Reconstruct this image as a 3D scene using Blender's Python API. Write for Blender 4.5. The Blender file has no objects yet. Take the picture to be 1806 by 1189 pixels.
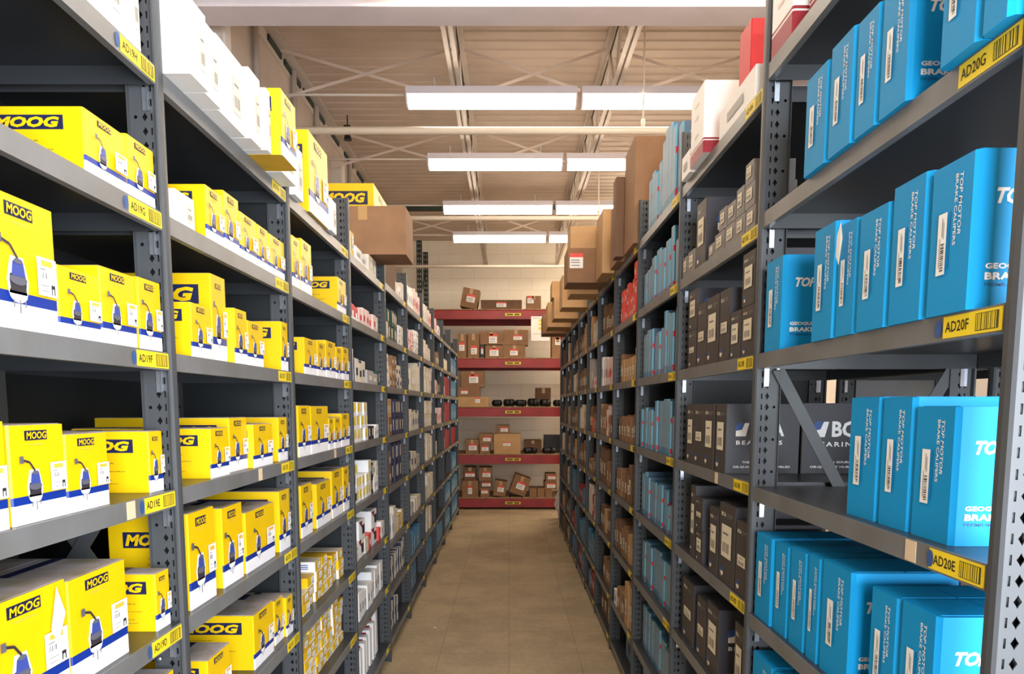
# Parts-store stock aisle: two rows of grey steel shelving loaded with cartons,
# strip lights and open-web joists overhead, a red pallet rack across the far end.
import bpy, math, random
from mathutils import Vector, Matrix

R = random.Random(11)
SC = bpy.context.scene
COL = SC.collection
PI = math.pi

# ------------------------------------------------------------------ camera
F_PX, IMG_W, IMG_H = 1250.0, 1806.0, 1189.0
PP_X, PP_Y = 898.0, 844.0            # principal point of the (cropped) photograph
CAM_Z = 1.64
PITCH = math.atan(129.0 / F_PX)      # looking slightly down
cam_d = bpy.data.cameras.new('camera')
cam_d.sensor_fit = 'HORIZONTAL'
cam_d.sensor_width = 36.0
cam_d.lens = F_PX * 36.0 / IMG_W
cam_d.shift_x = (IMG_W / 2 - PP_X) / IMG_W
cam_d.shift_y = (PP_Y - IMG_H / 2) / IMG_W
cam_d.clip_start = 0.05
cam_d.clip_end = 100
cam = bpy.data.objects.new('camera', cam_d)
cam.location = (0, 0, CAM_Z)
cam.rotation_euler = (PI / 2 - PITCH, 0, 0)
COL.objects.link(cam)
SC.camera = cam

# ------------------------------------------------------------------ light and exposure
SC.view_settings.view_transform = 'Standard'
SC.view_settings.look = 'None'
SC.view_settings.gamma = 1.0
SC.view_settings.use_curve_mapping = False
SC.view_settings.exposure = 0.0
world = bpy.data.worlds.new('world')
SC.world = world
world.use_nodes = True
world.node_tree.nodes['Background'].inputs[0].default_value = (0.75, 0.86, 1.0, 1)
world.node_tree.nodes['Background'].inputs[1].default_value = 0.3
TUBE_POWER = 17.5                    # emission of the strip-light lenses
# added area light standing in for daylight from an assumed, unseen window
assumed_light_d = bpy.data.lights.new('assumed_daylight', 'AREA')
assumed_light_d.shape = 'RECTANGLE'
assumed_light_d.size, assumed_light_d.size_y = 1.9, 1.6
assumed_light_d.energy = 265
assumed_light_d.color = (0.84, 0.92, 1.0)
assumed_light = bpy.data.objects.new('assumed_daylight', assumed_light_d)
assumed_light.location = (0.95, -0.90, 1.75)  # moved close so its light fades quickly along the aisle
assumed_light.rotation_euler = (PI / 2, 0, 0)      # shines towards +y, into the room
COL.objects.link(assumed_light)

# ------------------------------------------------------------------ materials
def lin(c):
    c = c / 255.0
    return c / 12.92 if c <= 0.04045 else ((c + 0.055) / 1.055) ** 2.4

MATS = {}
def mat(name, rgb, rough=0.6, metal=0.0, var=0.0, scale=8.0, bump=0.0, bscale=60.0, rgb2=None, spec=0.5, emit=None, alpha=1.0, detail=4.0):
    m = bpy.data.materials.new(name)
    m.use_nodes = True
    nt = m.node_tree
    b = nt.nodes['Principled BSDF']
    c1 = (lin(rgb[0]), lin(rgb[1]), lin(rgb[2]), 1)
    b.inputs['Base Color'].default_value = c1
    b.inputs['Roughness'].default_value = rough
    b.inputs['Metallic'].default_value = metal
    b.inputs['Specular IOR Level'].default_value = spec
    tc = None
    if var > 0 or rgb2 or bump > 0:
        tc = nt.nodes.new('ShaderNodeTexCoord')
    if var > 0 or rgb2:
        n = nt.nodes.new('ShaderNodeTexNoise')
        n.inputs['Scale'].default_value = scale
        n.inputs['Detail'].default_value = detail
        nt.links.new(tc.outputs['Object'], n.inputs['Vector'])
        r = nt.nodes.new('ShaderNodeValToRGB')
        if rgb2:
            c2 = (lin(rgb2[0]), lin(rgb2[1]), lin(rgb2[2]), 1)
            ca = c1
        else:
            ca = tuple(min(1, v * (1 + var)) for v in c1[:3]) + (1,)
            c2 = tuple(v * (1 - var) for v in c1[:3]) + (1,)
        r.color_ramp.elements[0].position = 0.35
        r.color_ramp.elements[1].position = 0.68
        r.color_ramp.elements[0].color = ca
        r.color_ramp.elements[1].color = c2
        nt.links.new(n.outputs['Fac'], r.inputs['Fac'])
        nt.links.new(r.outputs['Color'], b.inputs['Base Color'])
    if bump > 0:
        n2 = nt.nodes.new('ShaderNodeTexNoise')
        n2.inputs['Scale'].default_value = bscale
        n2.inputs['Detail'].default_value = 3
        nt.links.new(tc.outputs['Object'], n2.inputs['Vector'])
        bp = nt.nodes.new('ShaderNodeBump')
        bp.inputs['Strength'].default_value = bump
        bp.inputs['Distance'].default_value = 0.01
        nt.links.new(n2.outputs['Fac'], bp.inputs['Height'])
        nt.links.new(bp.outputs['Normal'], b.inputs['Normal'])
    if emit:
        b.inputs['Emission Color'].default_value = (emit[0], emit[1], emit[2], 1)
        b.inputs['Emission Strength'].default_value = emit[3]
    if alpha < 1:
        b.inputs['Transmission Weight'].default_value = 1 - alpha
    MATS[name] = m
    return m

mat('yellow', (228, 186, 2), 0.42, var=0.04, scale=5)
mat('band_white', (240, 238, 242), 0.45)
mat('band_blue', (12, 48, 140), 0.42)
mat('navy', (22, 28, 66), 0.45)
mat('dusty_top', (168, 158, 160), 0.75, rgb2=(128, 116, 84), scale=11)
mat('card_inner', (120, 96, 70), 0.85)
mat('label_white', (240, 238, 234), 0.55)
mat('label_cream', (222, 212, 190), 0.6)
mat('ink_black', (22, 22, 24), 0.6)
mat('ink_grey', (120, 120, 124), 0.6)
mat('ink_orange', (226, 176, 62), 0.55)
mat('ink_blue', (70, 80, 150), 0.55)
mat('part_steel', (92, 92, 104), 0.4)
mat('part_blue', (58, 74, 150), 0.4)
mat('part_dark', (48, 44, 50), 0.5)
mat('cyan', (0, 142, 202), 0.55, var=0.03, scale=4, spec=0.3)
mat('cyan_ink', (10, 96, 150), 0.5)
mat('teal', (70, 124, 158), 0.5, var=0.12, scale=14)
mat('teal_pale', (118, 148, 172), 0.5, var=0.10, scale=18)
mat('teal_edge', (106, 178, 212), 0.45)
mat('teal_side', (74, 104, 132), 0.5, var=0.08, scale=10)
mat('red_ink', (196, 34, 50), 0.5)
mat('char', (54, 53, 60), 0.5, var=0.08, scale=6)
mat('char_front', (66, 60, 58), 0.5, var=0.08, scale=6)
mat('char_light', (128, 122, 120), 0.55, var=0.08, scale=8)
mat('white_card', (236, 234, 234), 0.5, var=0.02, scale=6)
mat('cream_card', (214, 204, 186), 0.55, var=0.04, scale=8)
mat('grey_card', (170, 166, 166), 0.55, var=0.05, scale=8)
mat('pink_card', (224, 196, 192), 0.55, var=0.05, scale=8)
mat('red_card', (206, 40, 50), 0.5, var=0.04, scale=8)
mat('red_dark', (146, 26, 44), 0.5, var=0.06, scale=8)
mat('coral', (222, 74, 62), 0.5, var=0.06, scale=10)
mat('kraft', (140, 104, 74), 0.8, var=0.10, scale=7, bump=0.05, bscale=90)
mat('kraft_pale', (186, 148, 104), 0.8, var=0.08, scale=7, bump=0.05, bscale=90)
mat('kraft_dark', (112, 82, 60), 0.82, var=0.10, scale=7, bump=0.05, bscale=90)
mat('tape_tan', (178, 140, 92), 0.35)
mat('green_dark', (20, 58, 50), 0.5, var=0.1)
mat('navy_box', (34, 38, 72), 0.5, var=0.1)
mat('black_box', (26, 26, 30), 0.5, var=0.1)
mat('orange', (236, 112, 30), 0.5)
mat('bulb_amber', (208, 164, 40), 0.5, var=0.08, scale=20)
mat('shelf_grey', (72, 74, 77), 0.48, metal=0.08, var=0.07, scale=3.5, bump=0.015, bscale=30)
mat('shelf_deck', (52, 54, 57), 0.34, metal=0.1, var=0.07, scale=3.5)  # same paint as the lips; shade under the shelves put into the colour
mat('shelf_lip', (120, 121, 124), 0.40, metal=0.1, rgb2=(104, 103, 100), scale=5)
mat('panel_grey', (22, 25, 28), 0.5, metal=0.0, var=0.06, scale=2)  # darkened past the shelf paint, bay-interior shade put into the colour
mat('zinc', (198, 202, 212), 0.28, metal=0.85, var=0.06, scale=60)
mat('bolt', (176, 180, 188), 0.3, metal=0.9)
mat('tag_yellow', (236, 206, 36), 0.5, var=0.03, scale=20)
mat('tag_bar', (74, 70, 34), 0.6)
mat('tag_blue', (44, 80, 140), 0.55)
mat('sticker_tan', (214, 190, 158), 0.6)
mat('rack_red', (152, 28, 26), 0.45, rgb2=(126, 22, 22), scale=4, bump=0.02)
mat('rack_green', (24, 40, 36), 0.45)
mat('deck_wood', (150, 122, 90), 0.8, var=0.12, scale=5)
mat('paint_white', (222, 214, 206), 0.5, var=0.03, scale=4)
mat('girder_white', (216, 208, 214), 0.45, var=0.04, scale=5)
mat('joist_paint', (206, 194, 182), 0.5, var=0.04, scale=6)
mat('pipe_cream', (226, 214, 196), 0.4)
mat('lamp_metal', (206, 200, 206), 0.4)
mat('lamp_lens', (250, 246, 250), 0.4, emit=(1.0, 0.85, 0.67, TUBE_POWER))
mat('lamp_lens_added', (250, 246, 250), 0.4, emit=(1.0, 0.85, 0.67, TUBE_POWER * 3.0))  # for the lamps added to brighten the back wall
mat('wy_label', (238, 208, 20), 0.5)
mat('rubber', (16, 16, 18), 0.45)  # hoses and fitting; also the painted shade behind post holes
mat('bag_film', (214, 214, 216), 0.22, alpha=0.55)
mat('paper', (240, 238, 232), 0.6)
mat('glass', (235, 242, 245), 0.05, alpha=0.02)
mat('vinyl_bag', (196, 206, 214), 0.15, alpha=0.6)

def floor_material():
    m = bpy.data.materials.new('floor_tile')
    m.use_nodes = True
    nt = m.node_tree
    b = nt.nodes['Principled BSDF']
    tc = nt.nodes.new('ShaderNodeTexCoord')
    br = nt.nodes.new('ShaderNodeTexBrick')
    br.offset = 0.0
    br.inputs['Scale'].default_value = 1.0
    br.inputs['Brick Width'].default_value = 0.457
    br.inputs['Row Height'].default_value = 0.457
    br.inputs['Mortar Size'].default_value = 0.0022
    br.inputs['Mortar Smooth'].default_value = 0.6
    br.inputs['Color1'].default_value = (lin(182), lin(162), lin(130), 1)
    br.inputs['Color2'].default_value = (lin(174), lin(155), lin(124), 1)
    br.inputs['Mortar'].default_value = (lin(128), lin(110), lin(88), 1)
    nt.links.new(tc.outputs['Object'], br.inputs['Vector'])
    n = nt.nodes.new('ShaderNodeTexNoise')
    n.inputs['Scale'].default_value = 2.2
    n.inputs['Detail'].default_value = 8
    n.inputs['Roughness'].default_value = 0.65
    nt.links.new(tc.outputs['Object'], n.inputs['Vector'])
    r = nt.nodes.new('ShaderNodeValToRGB')
    r.color_ramp.elements[0].position = 0.34
    r.color_ramp.elements[0].color = (0.70, 0.71, 0.72, 1)
    r.color_ramp.elements[1].position = 0.62
    r.color_ramp.elements[1].color = (1, 1, 1, 1)
    nt.links.new(n.outputs['Fac'], r.inputs['Fac'])
    mx = nt.nodes.new('ShaderNodeMix')
    mx.data_type = 'RGBA'
    mx.blend_type = 'MULTIPLY'
    mx.inputs[0].default_value = 1.0
    nt.links.new(br.outputs['Color'], mx.inputs[6])
    nt.links.new(r.outputs['Color'], mx.inputs[7])
    n3 = nt.nodes.new('ShaderNodeTexNoise')
    n3.inputs['Scale'].default_value = 30
    n3.inputs['Detail'].default_value = 5
    nt.links.new(tc.outputs['Object'], n3.inputs['Vector'])
    r3 = nt.nodes.new('ShaderNodeValToRGB')
    r3.color_ramp.elements[0].position = 0.3
    r3.color_ramp.elements[0].color = (0.86, 0.86, 0.86, 1)
    r3.color_ramp.elements[1].position = 0.6
    r3.color_ramp.elements[1].color = (1, 1, 1, 1)
    nt.links.new(n3.outputs['Fac'], r3.inputs['Fac'])
    mx2 = nt.nodes.new('ShaderNodeMix')
    mx2.data_type = 'RGBA'
    mx2.blend_type = 'MULTIPLY'
    mx2.inputs[0].default_value = 1.0
    nt.links.new(mx.outputs[2], mx2.inputs[6])
    nt.links.new(r3.outputs['Color'], mx2.inputs[7])
    nt.links.new(mx2.outputs[2], b.inputs['Base Color'])
    b.inputs['Roughness'].default_value = 0.5
    MATS['floor_tile'] = m

def block_material():
    m = bpy.data.materials.new('painted_block')
    m.use_nodes = True
    nt = m.node_tree
    b = nt.nodes['Principled BSDF']
    tc = nt.nodes.new('ShaderNodeTexCoord')
    mp = nt.nodes.new('ShaderNodeMapping')
    mp.inputs['Rotation'].default_value = (PI / 2, 0, 0)
    nt.links.new(tc.outputs['Object'], mp.inputs['Vector'])
    br = nt.nodes.new('ShaderNodeTexBrick')
    br.inputs['Scale'].default_value = 1.0
    br.inputs['Brick Width'].default_value = 0.4
    br.inputs['Row Height'].default_value = 0.2
    br.inputs['Mortar Size'].default_value = 0.006
    br.inputs['Mortar Smooth'].default_value = 0.8
    br.inputs['Color1'].default_value = (lin(246), lin(238), lin(220), 1)
    br.inputs['Color2'].default_value = (lin(243), lin(234), lin(215), 1)
    br.inputs['Mortar'].default_value = (lin(236), lin(226), lin(206), 1)
    nt.links.new(mp.outputs['Vector'], br.inputs['Vector'])
    nt.links.new(br.outputs['Color'], b.inputs['Base Color'])
    bp = nt.nodes.new('ShaderNodeBump')
    bp.inputs['Strength'].default_value = 0.4
    bp.inputs['Distance'].default_value = 0.01
    bp.invert = True
    nt.links.new(br.outputs['Fac'], bp.inputs['Height'])
    nt.links.new(bp.outputs['Normal'], b.inputs['Normal'])
    b.inputs['Roughness'].default_value = 0.6
    MATS['painted_block'] = m

floor_material()
block_material()
mat('deck_paint', (212, 194, 178), 0.6, rgb2=(194, 176, 160), scale=1.6)
mat('side_wall', (206, 192, 178), 0.65, rgb2=(186, 170, 156), scale=1.2)

# ------------------------------------------------------------------ mesh helpers
class MB:
    """collects polygons with materials and links them as one mesh object"""
    def __init__(self):
        self.v, self.f, self.mi, self.ms = [], [], [], []
    def m(self, name):
        if name not in self.ms:
            self.ms.append(name)
        return self.ms.index(name)
    def poly(self, pts, mt):
        i = len(self.v)
        self.v.extend(pts)
        self.f.append(tuple(range(i, i + len(pts))))
        self.mi.append(self.m(mt))
    def faces(self, pts, fs, mt):
        i = len(self.v)
        self.v.extend(pts)
        k = self.m(mt)
        for f in fs:
            self.f.append(tuple(a + i for a in f))
            self.mi.append(k)
    def box(self, a, b, mt, skip=()):
        x0, y0, z0 = a
        x1, y1, z1 = b
        p = [(x0, y0, z0), (x1, y0, z0), (x1, y1, z0), (x0, y1, z0), (x0, y0, z1), (x1, y0, z1), (x1, y1, z1), (x0, y1, z1)]
        q = [(0, 3, 2, 1), (4, 5, 6, 7), (0, 1, 5, 4), (1, 2, 6, 5), (2, 3, 7, 6), (3, 0, 4, 7)]
        self.faces(p, [f for k, f in enumerate(q) if k not in skip], mt)
    def prism(self, pts, axis, a, b, mt):
        """extrude a 2D outline; axis 0: (y,z) along x, 1: (x,z) along y, 2: (x,y) along z"""
        def put(p, t):
            return (t, p[0], p[1]) if axis == 0 else ((p[0], t, p[1]) if axis == 1 else (p[0], p[1], t))
        n = len(pts)
        vs = [put(p, a) for p in pts] + [put(p, b) for p in pts]
        fs = [tuple(range(n))[::-1], tuple(range(n, 2 * n))]
        fs += [(i, (i + 1) % n, n + (i + 1) % n, n + i) for i in range(n)]
        self.faces(vs, fs, mt)
    def tube(self, path, r, mt, n=8, caps=True):
        rings = []
        path = [Vector(p) for p in path]
        up = Vector((0, 0, 1))
        for i, p in enumerate(path):
            d = (path[min(i + 1, len(path) - 1)] - path[max(i - 1, 0)]).normalized()
            a = d.cross(up)
            if a.length < 1e-3:
                a = d.cross(Vector((0, 1, 0)))
            a.normalize()
            c = a.cross(d)
            rr = r[i] if isinstance(r, (list, tuple)) else r
            rings.append([tuple(p + (a * math.cos(t) + c * math.sin(t)) * rr) for t in (2 * PI * k / n for k in range(n))])
        vs = [q for g in rings for q in g]
        fs = []
        for i in range(len(rings) - 1):
            for k in range(n):
                fs.append((i * n + k, i * n + (k + 1) % n, (i + 1) * n + (k + 1) % n, (i + 1) * n + k))
        if caps:
            fs.append(tuple(range(n))[::-1])
            fs.append(tuple(range((len(rings) - 1) * n, len(rings) * n)))
        self.faces(vs, fs, mt)
    def bar(self, a, b, w, t, mt, nrm=(0, 1, 0)):
        """flat bar from a to b, width w, thickness t along nrm"""
        a, b, nv = Vector(a), Vector(b), Vector(nrm).normalized()
        d = (b - a).normalized()
        s = d.cross(nv).normalized() * (w / 2)
        h = nv * (t / 2)
        p = [a - s - h, a + s - h, a + s + h, a - s + h, b - s - h, b + s - h, b + s + h, b - s + h]
        self.faces([tuple(q) for q in p], [(0, 1, 2, 3), (7, 6, 5, 4), (0, 4, 5, 1), (1, 5, 6, 2), (2, 6, 7, 3), (3, 7, 4, 0)], mt)
    def mesh(self, name, smooth=False):
        me = bpy.data.meshes.new(name)
        me.from_pydata(self.v, [], self.f)
        for k in self.ms:
            me.materials.append(MATS[k])
        me.polygons.foreach_set('material_index', self.mi)
        if smooth:
            me.polygons.foreach_set('use_smooth', [True] * len(self.f))
        me.update()
        return me

def link(name, me, parent=None, loc=(0, 0, 0), rot=(0, 0, 0)):
    o = bpy.data.objects.new(name, me)
    o.location = loc
    o.rotation_euler = rot
    if parent is not None:
        o.parent = parent
    COL.objects.link(o)
    return o

def tag(o, label, cat, group=None, kind=None):
    if label:
        o['label'] = label
    if cat:
        o['category'] = cat
    if group:
        o['group'] = group
    if kind:
        o['kind'] = kind
    return o

def struct(name, mb, label, cat, smooth=False, loc=(0, 0, 0)):
    return tag(link(name, mb.mesh(name, smooth), None, loc), label, cat, None, 'structure')

_TX = {}
def text(s, bold=0.0, shear=0.0, space=1.0):
    """letters as flat polygons: (verts, faces, width, height), cap height = 1"""
    key = (s, bold, shear, space)
    if key not in _TX:
        cu = bpy.data.curves.new('lettering', 'FONT')
        cu.body = s
        cu.offset = bold
        cu.shear = shear
        cu.space_character = space
        cu.resolution_u = 2
        cu.fill_mode = 'FRONT'
        ob = bpy.data.objects.new('lettering', cu)
        COL.objects.link(ob)
        dg = bpy.context.evaluated_depsgraph_get()
        me = bpy.data.meshes.new_from_object(ob.evaluated_get(dg))
        vs = [(v.co.x, v.co.y) for v in me.vertices]
        fs = [tuple(p.vertices) for p in me.polygons]
        bpy.data.objects.remove(ob)
        bpy.data.curves.remove(cu)
        bpy.data.meshes.remove(me)
        x0, x1 = min(v[0] for v in vs), max(v[0] for v in vs)
        y0, y1 = min(v[1] for v in vs), max(v[1] for v in vs)
        k = 1.0 / (y1 - y0)
        _TX[key] = ([((x - x0) * k, (y - y0) * k) for x, y in vs], fs, (x1 - x0) * k, 1.0)
    return _TX[key]

class Print:
    """flat print on a face: 2D shapes in metres placed by a mapping (u, v, lift) -> xyz"""
    def __init__(self, mapping):
        self.mb = MB()
        self.map = mapping
    def rect(self, u0, v0, u1, v1, mt, lift=0):
        self.mb.poly([self.map(u0, v0, lift), self.map(u1, v0, lift), self.map(u1, v1, lift), self.map(u0, v1, lift)], mt)
    def poly(self, pts, mt, lift=0):
        self.mb.poly([self.map(u, v, lift) for u, v in pts], mt)
    def text(self, s, u0, v0, w, h, mt, lift=1, bold=0.0, shear=0.0, vertical=False, fit=True, space=1.0):
        vs, fs, tw, th = text(s, bold, shear, space)
        sx = w / tw if fit else h
        if vertical:      # reads downwards
            pts = [self.map(u0 + y * h, v0 - x * sx, lift) for x, y in vs]
        else:
            pts = [self.map(u0 + x * sx, v0 + y * h, lift) for x, y in vs]
        self.mb.faces(pts, fs, mt)
    def bars(self, u0, v0, u1, v1, n, mt, lift=1, seed=0, vertical=False):
        rr = random.Random(seed)
        ws = [rr.uniform(0.4, 1.6) for _ in range(2 * n)]
        t = sum(ws)
        p = 0.0
        for i, w in enumerate(ws):
            if i % 2 == 0:
                a, b = p / t, (p + w) / t
                if vertical:
                    self.rect(u0, v0 + (v1 - v0) * a, u1, v0 + (v1 - v0) * b, mt, lift)
                else:
                    self.rect(u0 + (u1 - u0) * a, v0, u0 + (u1 - u0) * b, v1, mt, lift)
            p += w

LIFT = 0.0006
def ord_(i):
    w = ['first', 'second', 'third', 'fourth', 'fifth', 'sixth', 'seventh', 'eighth', 'ninth', 'tenth', 'eleventh', 'twelfth',
         'thirteenth', 'fourteenth', 'fifteenth', 'sixteenth', 'seventeenth', 'eighteenth', 'nineteenth', 'twentieth']
    return w[i - 1] if 0 < i <= len(w) else '%dth' % i

# ------------------------------------------------------------------ layout (metres; x right, y away from camera, z up)
XL, XR = 0.76, 0.68            # aisle faces of the two shelving rows
DL, DR = 0.457, 0.60           # shelf depths
POST_L = [0.66, 1.618, 2.513, 3.45, 4.415, 5.349, 6.313, 7.252, 8.261, 9.268, 10.545]
POST_R = [0.973, 1.977, 2.899, 3.811, 4.655, 5.494, 6.236, 7.047, 7.829, 8.526, 9.45]
LEV_L = [2.365, 2.06, 1.757, 1.45, 1.14, 0.83, 0.515, 0.13]
LEV_L5 = [2.39, 2.06, 1.757, 1.44, 1.12, 0.76, 0.445, 0.13]
LEV_R1 = [2.53, 2.152, 1.78, 1.415, 1.055, 0.70, 0.35, 0.07]
LEV_R = [2.49, 2.135, 1.78, 1.423, 1.075, 0.715, 0.355, 0.07]
TOP_L, TOP_R = 2.61, 2.70
LIP = 0.040
DECK_Z = 4.42
Y_BACK, Y_FRONT, X_WL, X_WR = 12.4, -1.0, -1.82, 4.3

def levels(side, bay):
    if side == 'L':
        return LEV_L if bay <= 4 else LEV_L5
    return LEV_R1 if bay == 1 else LEV_R

# ------------------------------------------------------------------ room shell
mb = MB()
mb.box((X_WL - 0.2, Y_FRONT - 0.2, -0.12), (X_WR + 0.2, Y_BACK + 0.2, 0.0), 'floor_tile')
struct('floor', mb, 'tan worn tile floor running down the aisle', 'floor')
mb = MB()
mb.box((X_WL - 0.2, Y_BACK, 0), (X_WR + 0.2, Y_BACK + 0.2, DECK_Z + 0.1), 'painted_block')
struct('wall_back', mb, 'cream painted block wall behind the red rack', 'wall')
mb = MB()
mb.box((X_WL - 0.2, Y_FRONT, 0), (X_WL, Y_BACK, DECK_Z + 0.1), 'side_wall')
struct('wall_left', mb, 'tan painted side wall behind the left shelving row', 'wall')
mb = MB()
mb.box((X_WR, Y_FRONT, 0), (X_WR + 0.2, Y_BACK, DECK_Z + 0.1), 'paint_white')
struct('wall_right', mb, 'pale wall beyond the right shelving rows', 'wall')
WX0, WX1, WZ0, WZ1 = -0.05, 1.95, 0.9, 2.6  # opening for the assumed window, out of view
mb = MB()
for a, b in (((X_WL - .2, Y_FRONT - .2, 0), (WX0, Y_FRONT, DECK_Z + .1)), ((WX1, Y_FRONT - .2, 0), (X_WR + .2, Y_FRONT, DECK_Z + .1)),
             ((WX0, Y_FRONT - .2, 0), (WX1, Y_FRONT, WZ0)), ((WX0, Y_FRONT - .2, WZ1), (WX1, Y_FRONT, DECK_Z + .1))):
    mb.box(a, b, 'paint_white')
struct('wall_front', mb, 'pale wall with an assumed shop window behind the camera', 'wall')
assumed_win = tag(link('assumed_window_1', None, None, (0, Y_FRONT - 0.1, 0)), 'assumed wide shop window, unseen behind the camera', 'window', None, 'structure')  # added, unseen window built around the assumed daylight
mb = MB()
for a, b in (((WX0, -.03, WZ0), (WX0 + .06, .03, WZ1)), ((WX1 - .06, -.03, WZ0), (WX1, .03, WZ1)), ((WX0 + .06, -.03, WZ0), (WX1 - .06, .03, WZ0 + .06)),
             ((WX0 + .06, -.03, WZ1 - .06), (WX1 - .06, .03, WZ1)), ((.92, -.03, WZ0 + .06), (.98, .03, WZ1 - .06))):
    mb.box(a, b, 'lamp_metal')
link('assumed_window_frame', mb.mesh('assumed_window_frame'), assumed_win)
for x0, x1 in ((WX0 + .06, .92), (.98, WX1 - .06)):
    mb = MB()
    mb.box((x0, -.004, WZ0 + .06), (x1, .004, WZ1 - .06), 'glass')
    link('assumed_pane', mb.mesh('assumed_pane'), assumed_win)

# corrugated roof deck, flutes running across the aisle
mb = MB()
prof = []
y = Y_FRONT - 0.1
while y < Y_BACK + 0.1:
    prof += [(y, DECK_Z), (y + .085, DECK_Z), (y + .10, DECK_Z + .007), (y + .125, DECK_Z + .007)]
    y += 0.14
for i in range(len(prof) - 1):
    (ya, za), (yb, zb) = prof[i], prof[i + 1]
    mb.poly([(X_WL - .2, ya, za), (X_WL - .2, yb, zb), (X_WR + .2, yb, zb), (X_WR + .2, ya, za)], 'deck_paint')
mb.box((X_WL - .2, Y_FRONT - .2, DECK_Z + .05), (X_WR + .2, Y_BACK + .2, DECK_Z + .12), 'deck_paint')
struct('ceiling', mb, 'tan painted corrugated roof deck over the joists', 'ceiling')

# columns and conduits on the left side wall
for i, yy in enumerate((4.55, 7.6, 10.6)):
    mb = MB()
    mb.box((0, -.07, 0), (.10, .07, DECK_Z - .30), 'joist_paint')
    mb.box((.10, -.045, 0), (.115, .045, DECK_Z - .30), 'paint_white')
    o = link('wall_column', mb.mesh('wall_column'), None, (X_WL, yy, 0))
    tag(o, 'pale steel column on the left side wall, %s from the camera' % ord_(i + 1), 'column', 'wall columns')
for i, yy in enumerate((5.3, 6.2, 6.9, 8.3, 9.1)):
    mb = MB()
    mb.tube([(0.03, 0, 0.0), (0.03, 0, DECK_Z - .02)], 0.024, 'joist_paint', 10)
    o = link('wall_conduit', mb.mesh('wall_conduit', True), None, (X_WL, yy, 0))
    tag(o, 'thin pale conduit up the left side wall, %s from the camera' % ord_(i + 1), 'conduit', 'wall conduits')

# ------------------------------------------------------------------ girders, joists, bridging
def girder(yy, zb, name_label):
    t = tag(link('girder', None, None, (0, yy, zb)), name_label, 'girder')
    x0, x1 = X_WL + .01, X_WR - .01
    h = DECK_Z - zb - 0.005
    mb = MB(); mb.box((x0, -.10, 0), (x1, .10, .018), 'girder_white'); link('bottom_flange', mb.mesh('bottom_flange'), t)
    mb = MB(); mb.box((x0, -.006, .018), (x1, .006, h - .018), 'girder_white'); link('web', mb.mesh('web'), t)
    mb = MB(); mb.box((x0, -.10, h - .018), (x1, .10, h), 'girder_white'); link('top_flange', mb.mesh('top_flange'), t)
G1 = 4.20
girder(G1, 3.80, 'white steel girder across the aisle at the top of the picture')
mb = MB()
mb.prism([(-.04, 0), (.04, 0), (.04, .06), (.034, .06), (.034, .006), (-.034, .006), (-.034, .06), (-.04, .06)], 0, X_WL + .001, X_WR - .001, 'rack_green')
tag(link('dark_channel', mb.mesh('dark_channel'), None, (0, 8.6, 3.915)), 'dark steel channel hung across the aisle near the third strip light', 'channel')

JZ = 3.98       # underside of joists
JX = [-0.39, 0.79, 2.0, 3.2]
web_me = {}
def joist(x, y0, y1, label):
    t = tag(link('steel_joist', None, None, (x, y0, JZ)), label, 'joist', 'roof joists')
    L = y1 - y0
    hh = DECK_Z - JZ - 0.004
    for s in (-1, 1):
        a, b = sorted((s * .008, s * .038)); c, d = sorted((s * .008, s * .012))
        mb = MB(); mb.box((a, 0, 0), (b, L, .005), 'joist_paint'); mb.box((c, 0, .005), (d, L, .038), 'joist_paint')
        link('bottom_chord', mb.mesh('bottom_chord'), t)
        a, b = sorted((s * .008, s * .05)); c, d = sorted((s * .008, s * .013))
        mb = MB(); mb.box((a, 0, hh - .006), (b, L, hh), 'joist_paint'); mb.box((c, 0, hh - .045), (d, L, hh - .006), 'joist_paint')
        link('top_chord', mb.mesh('top_chord'), t)
    n = int(round(L / 0.62))
    p = L / n
    key = round(p, 4)
    if key not in web_me:
        ms = []
        for up in (0, 1):
            mb = MB()
            mb.tube([(0, 0, .02 if up else hh - .03), (0, p / 2, hh - .03 if up else .02)], 0.011, 'joist_paint', 8)
            ms.append(mb.mesh('web_bar', True))
        web_me[key] = ms
    for i in range(n):
        link('web_bar', web_me[key][1], t, (0, i * p, 0))
        link('web_bar', web_me[key][0], t, (0, i * p + p / 2, 0))
for i, x in enumerate(JX):
    where = ['left of the aisle middle', 'right of the aisle middle', 'above the right shelving row', 'beside the right wall'][i]
    joist(x, G1 + .11, Y_BACK - .02, 'pale open-web roof joist %s, beyond the girder' % where)
    joist(x, Y_FRONT + .02, G1 - .11, 'pale open-web roof joist %s, span over the camera' % where)
nb = 0
for yy in (5.75, 7.35, 10.4):
    for i in range(len(JX)):
        nb += 1
        JB = [X_WL + .06 - .045] + JX
        xa, xb = JB[i] + .045, JB[i + 1] - .045
        t = tag(link('cross_bridging', None, None, (xa, yy, JZ)), 'thin crossed bridging bars between roof joists, %s bay from left, %s row' % (ord_(i + 1), {5.75: 'nearest', 7.35: 'middle', 10.4: 'farthest'}[yy]), 'bracing', 'joist bridging')
        w = xb - xa
        for k, (za, zb) in enumerate(((.02, .38), (.38, .02))):
            mb = MB()
            mb.bar((0, k * .012, za), (w, k * .012, zb), .022, .005, 'deck_paint')
            link('bridging_bar', mb.mesh('bridging_bar'), t)

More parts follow.
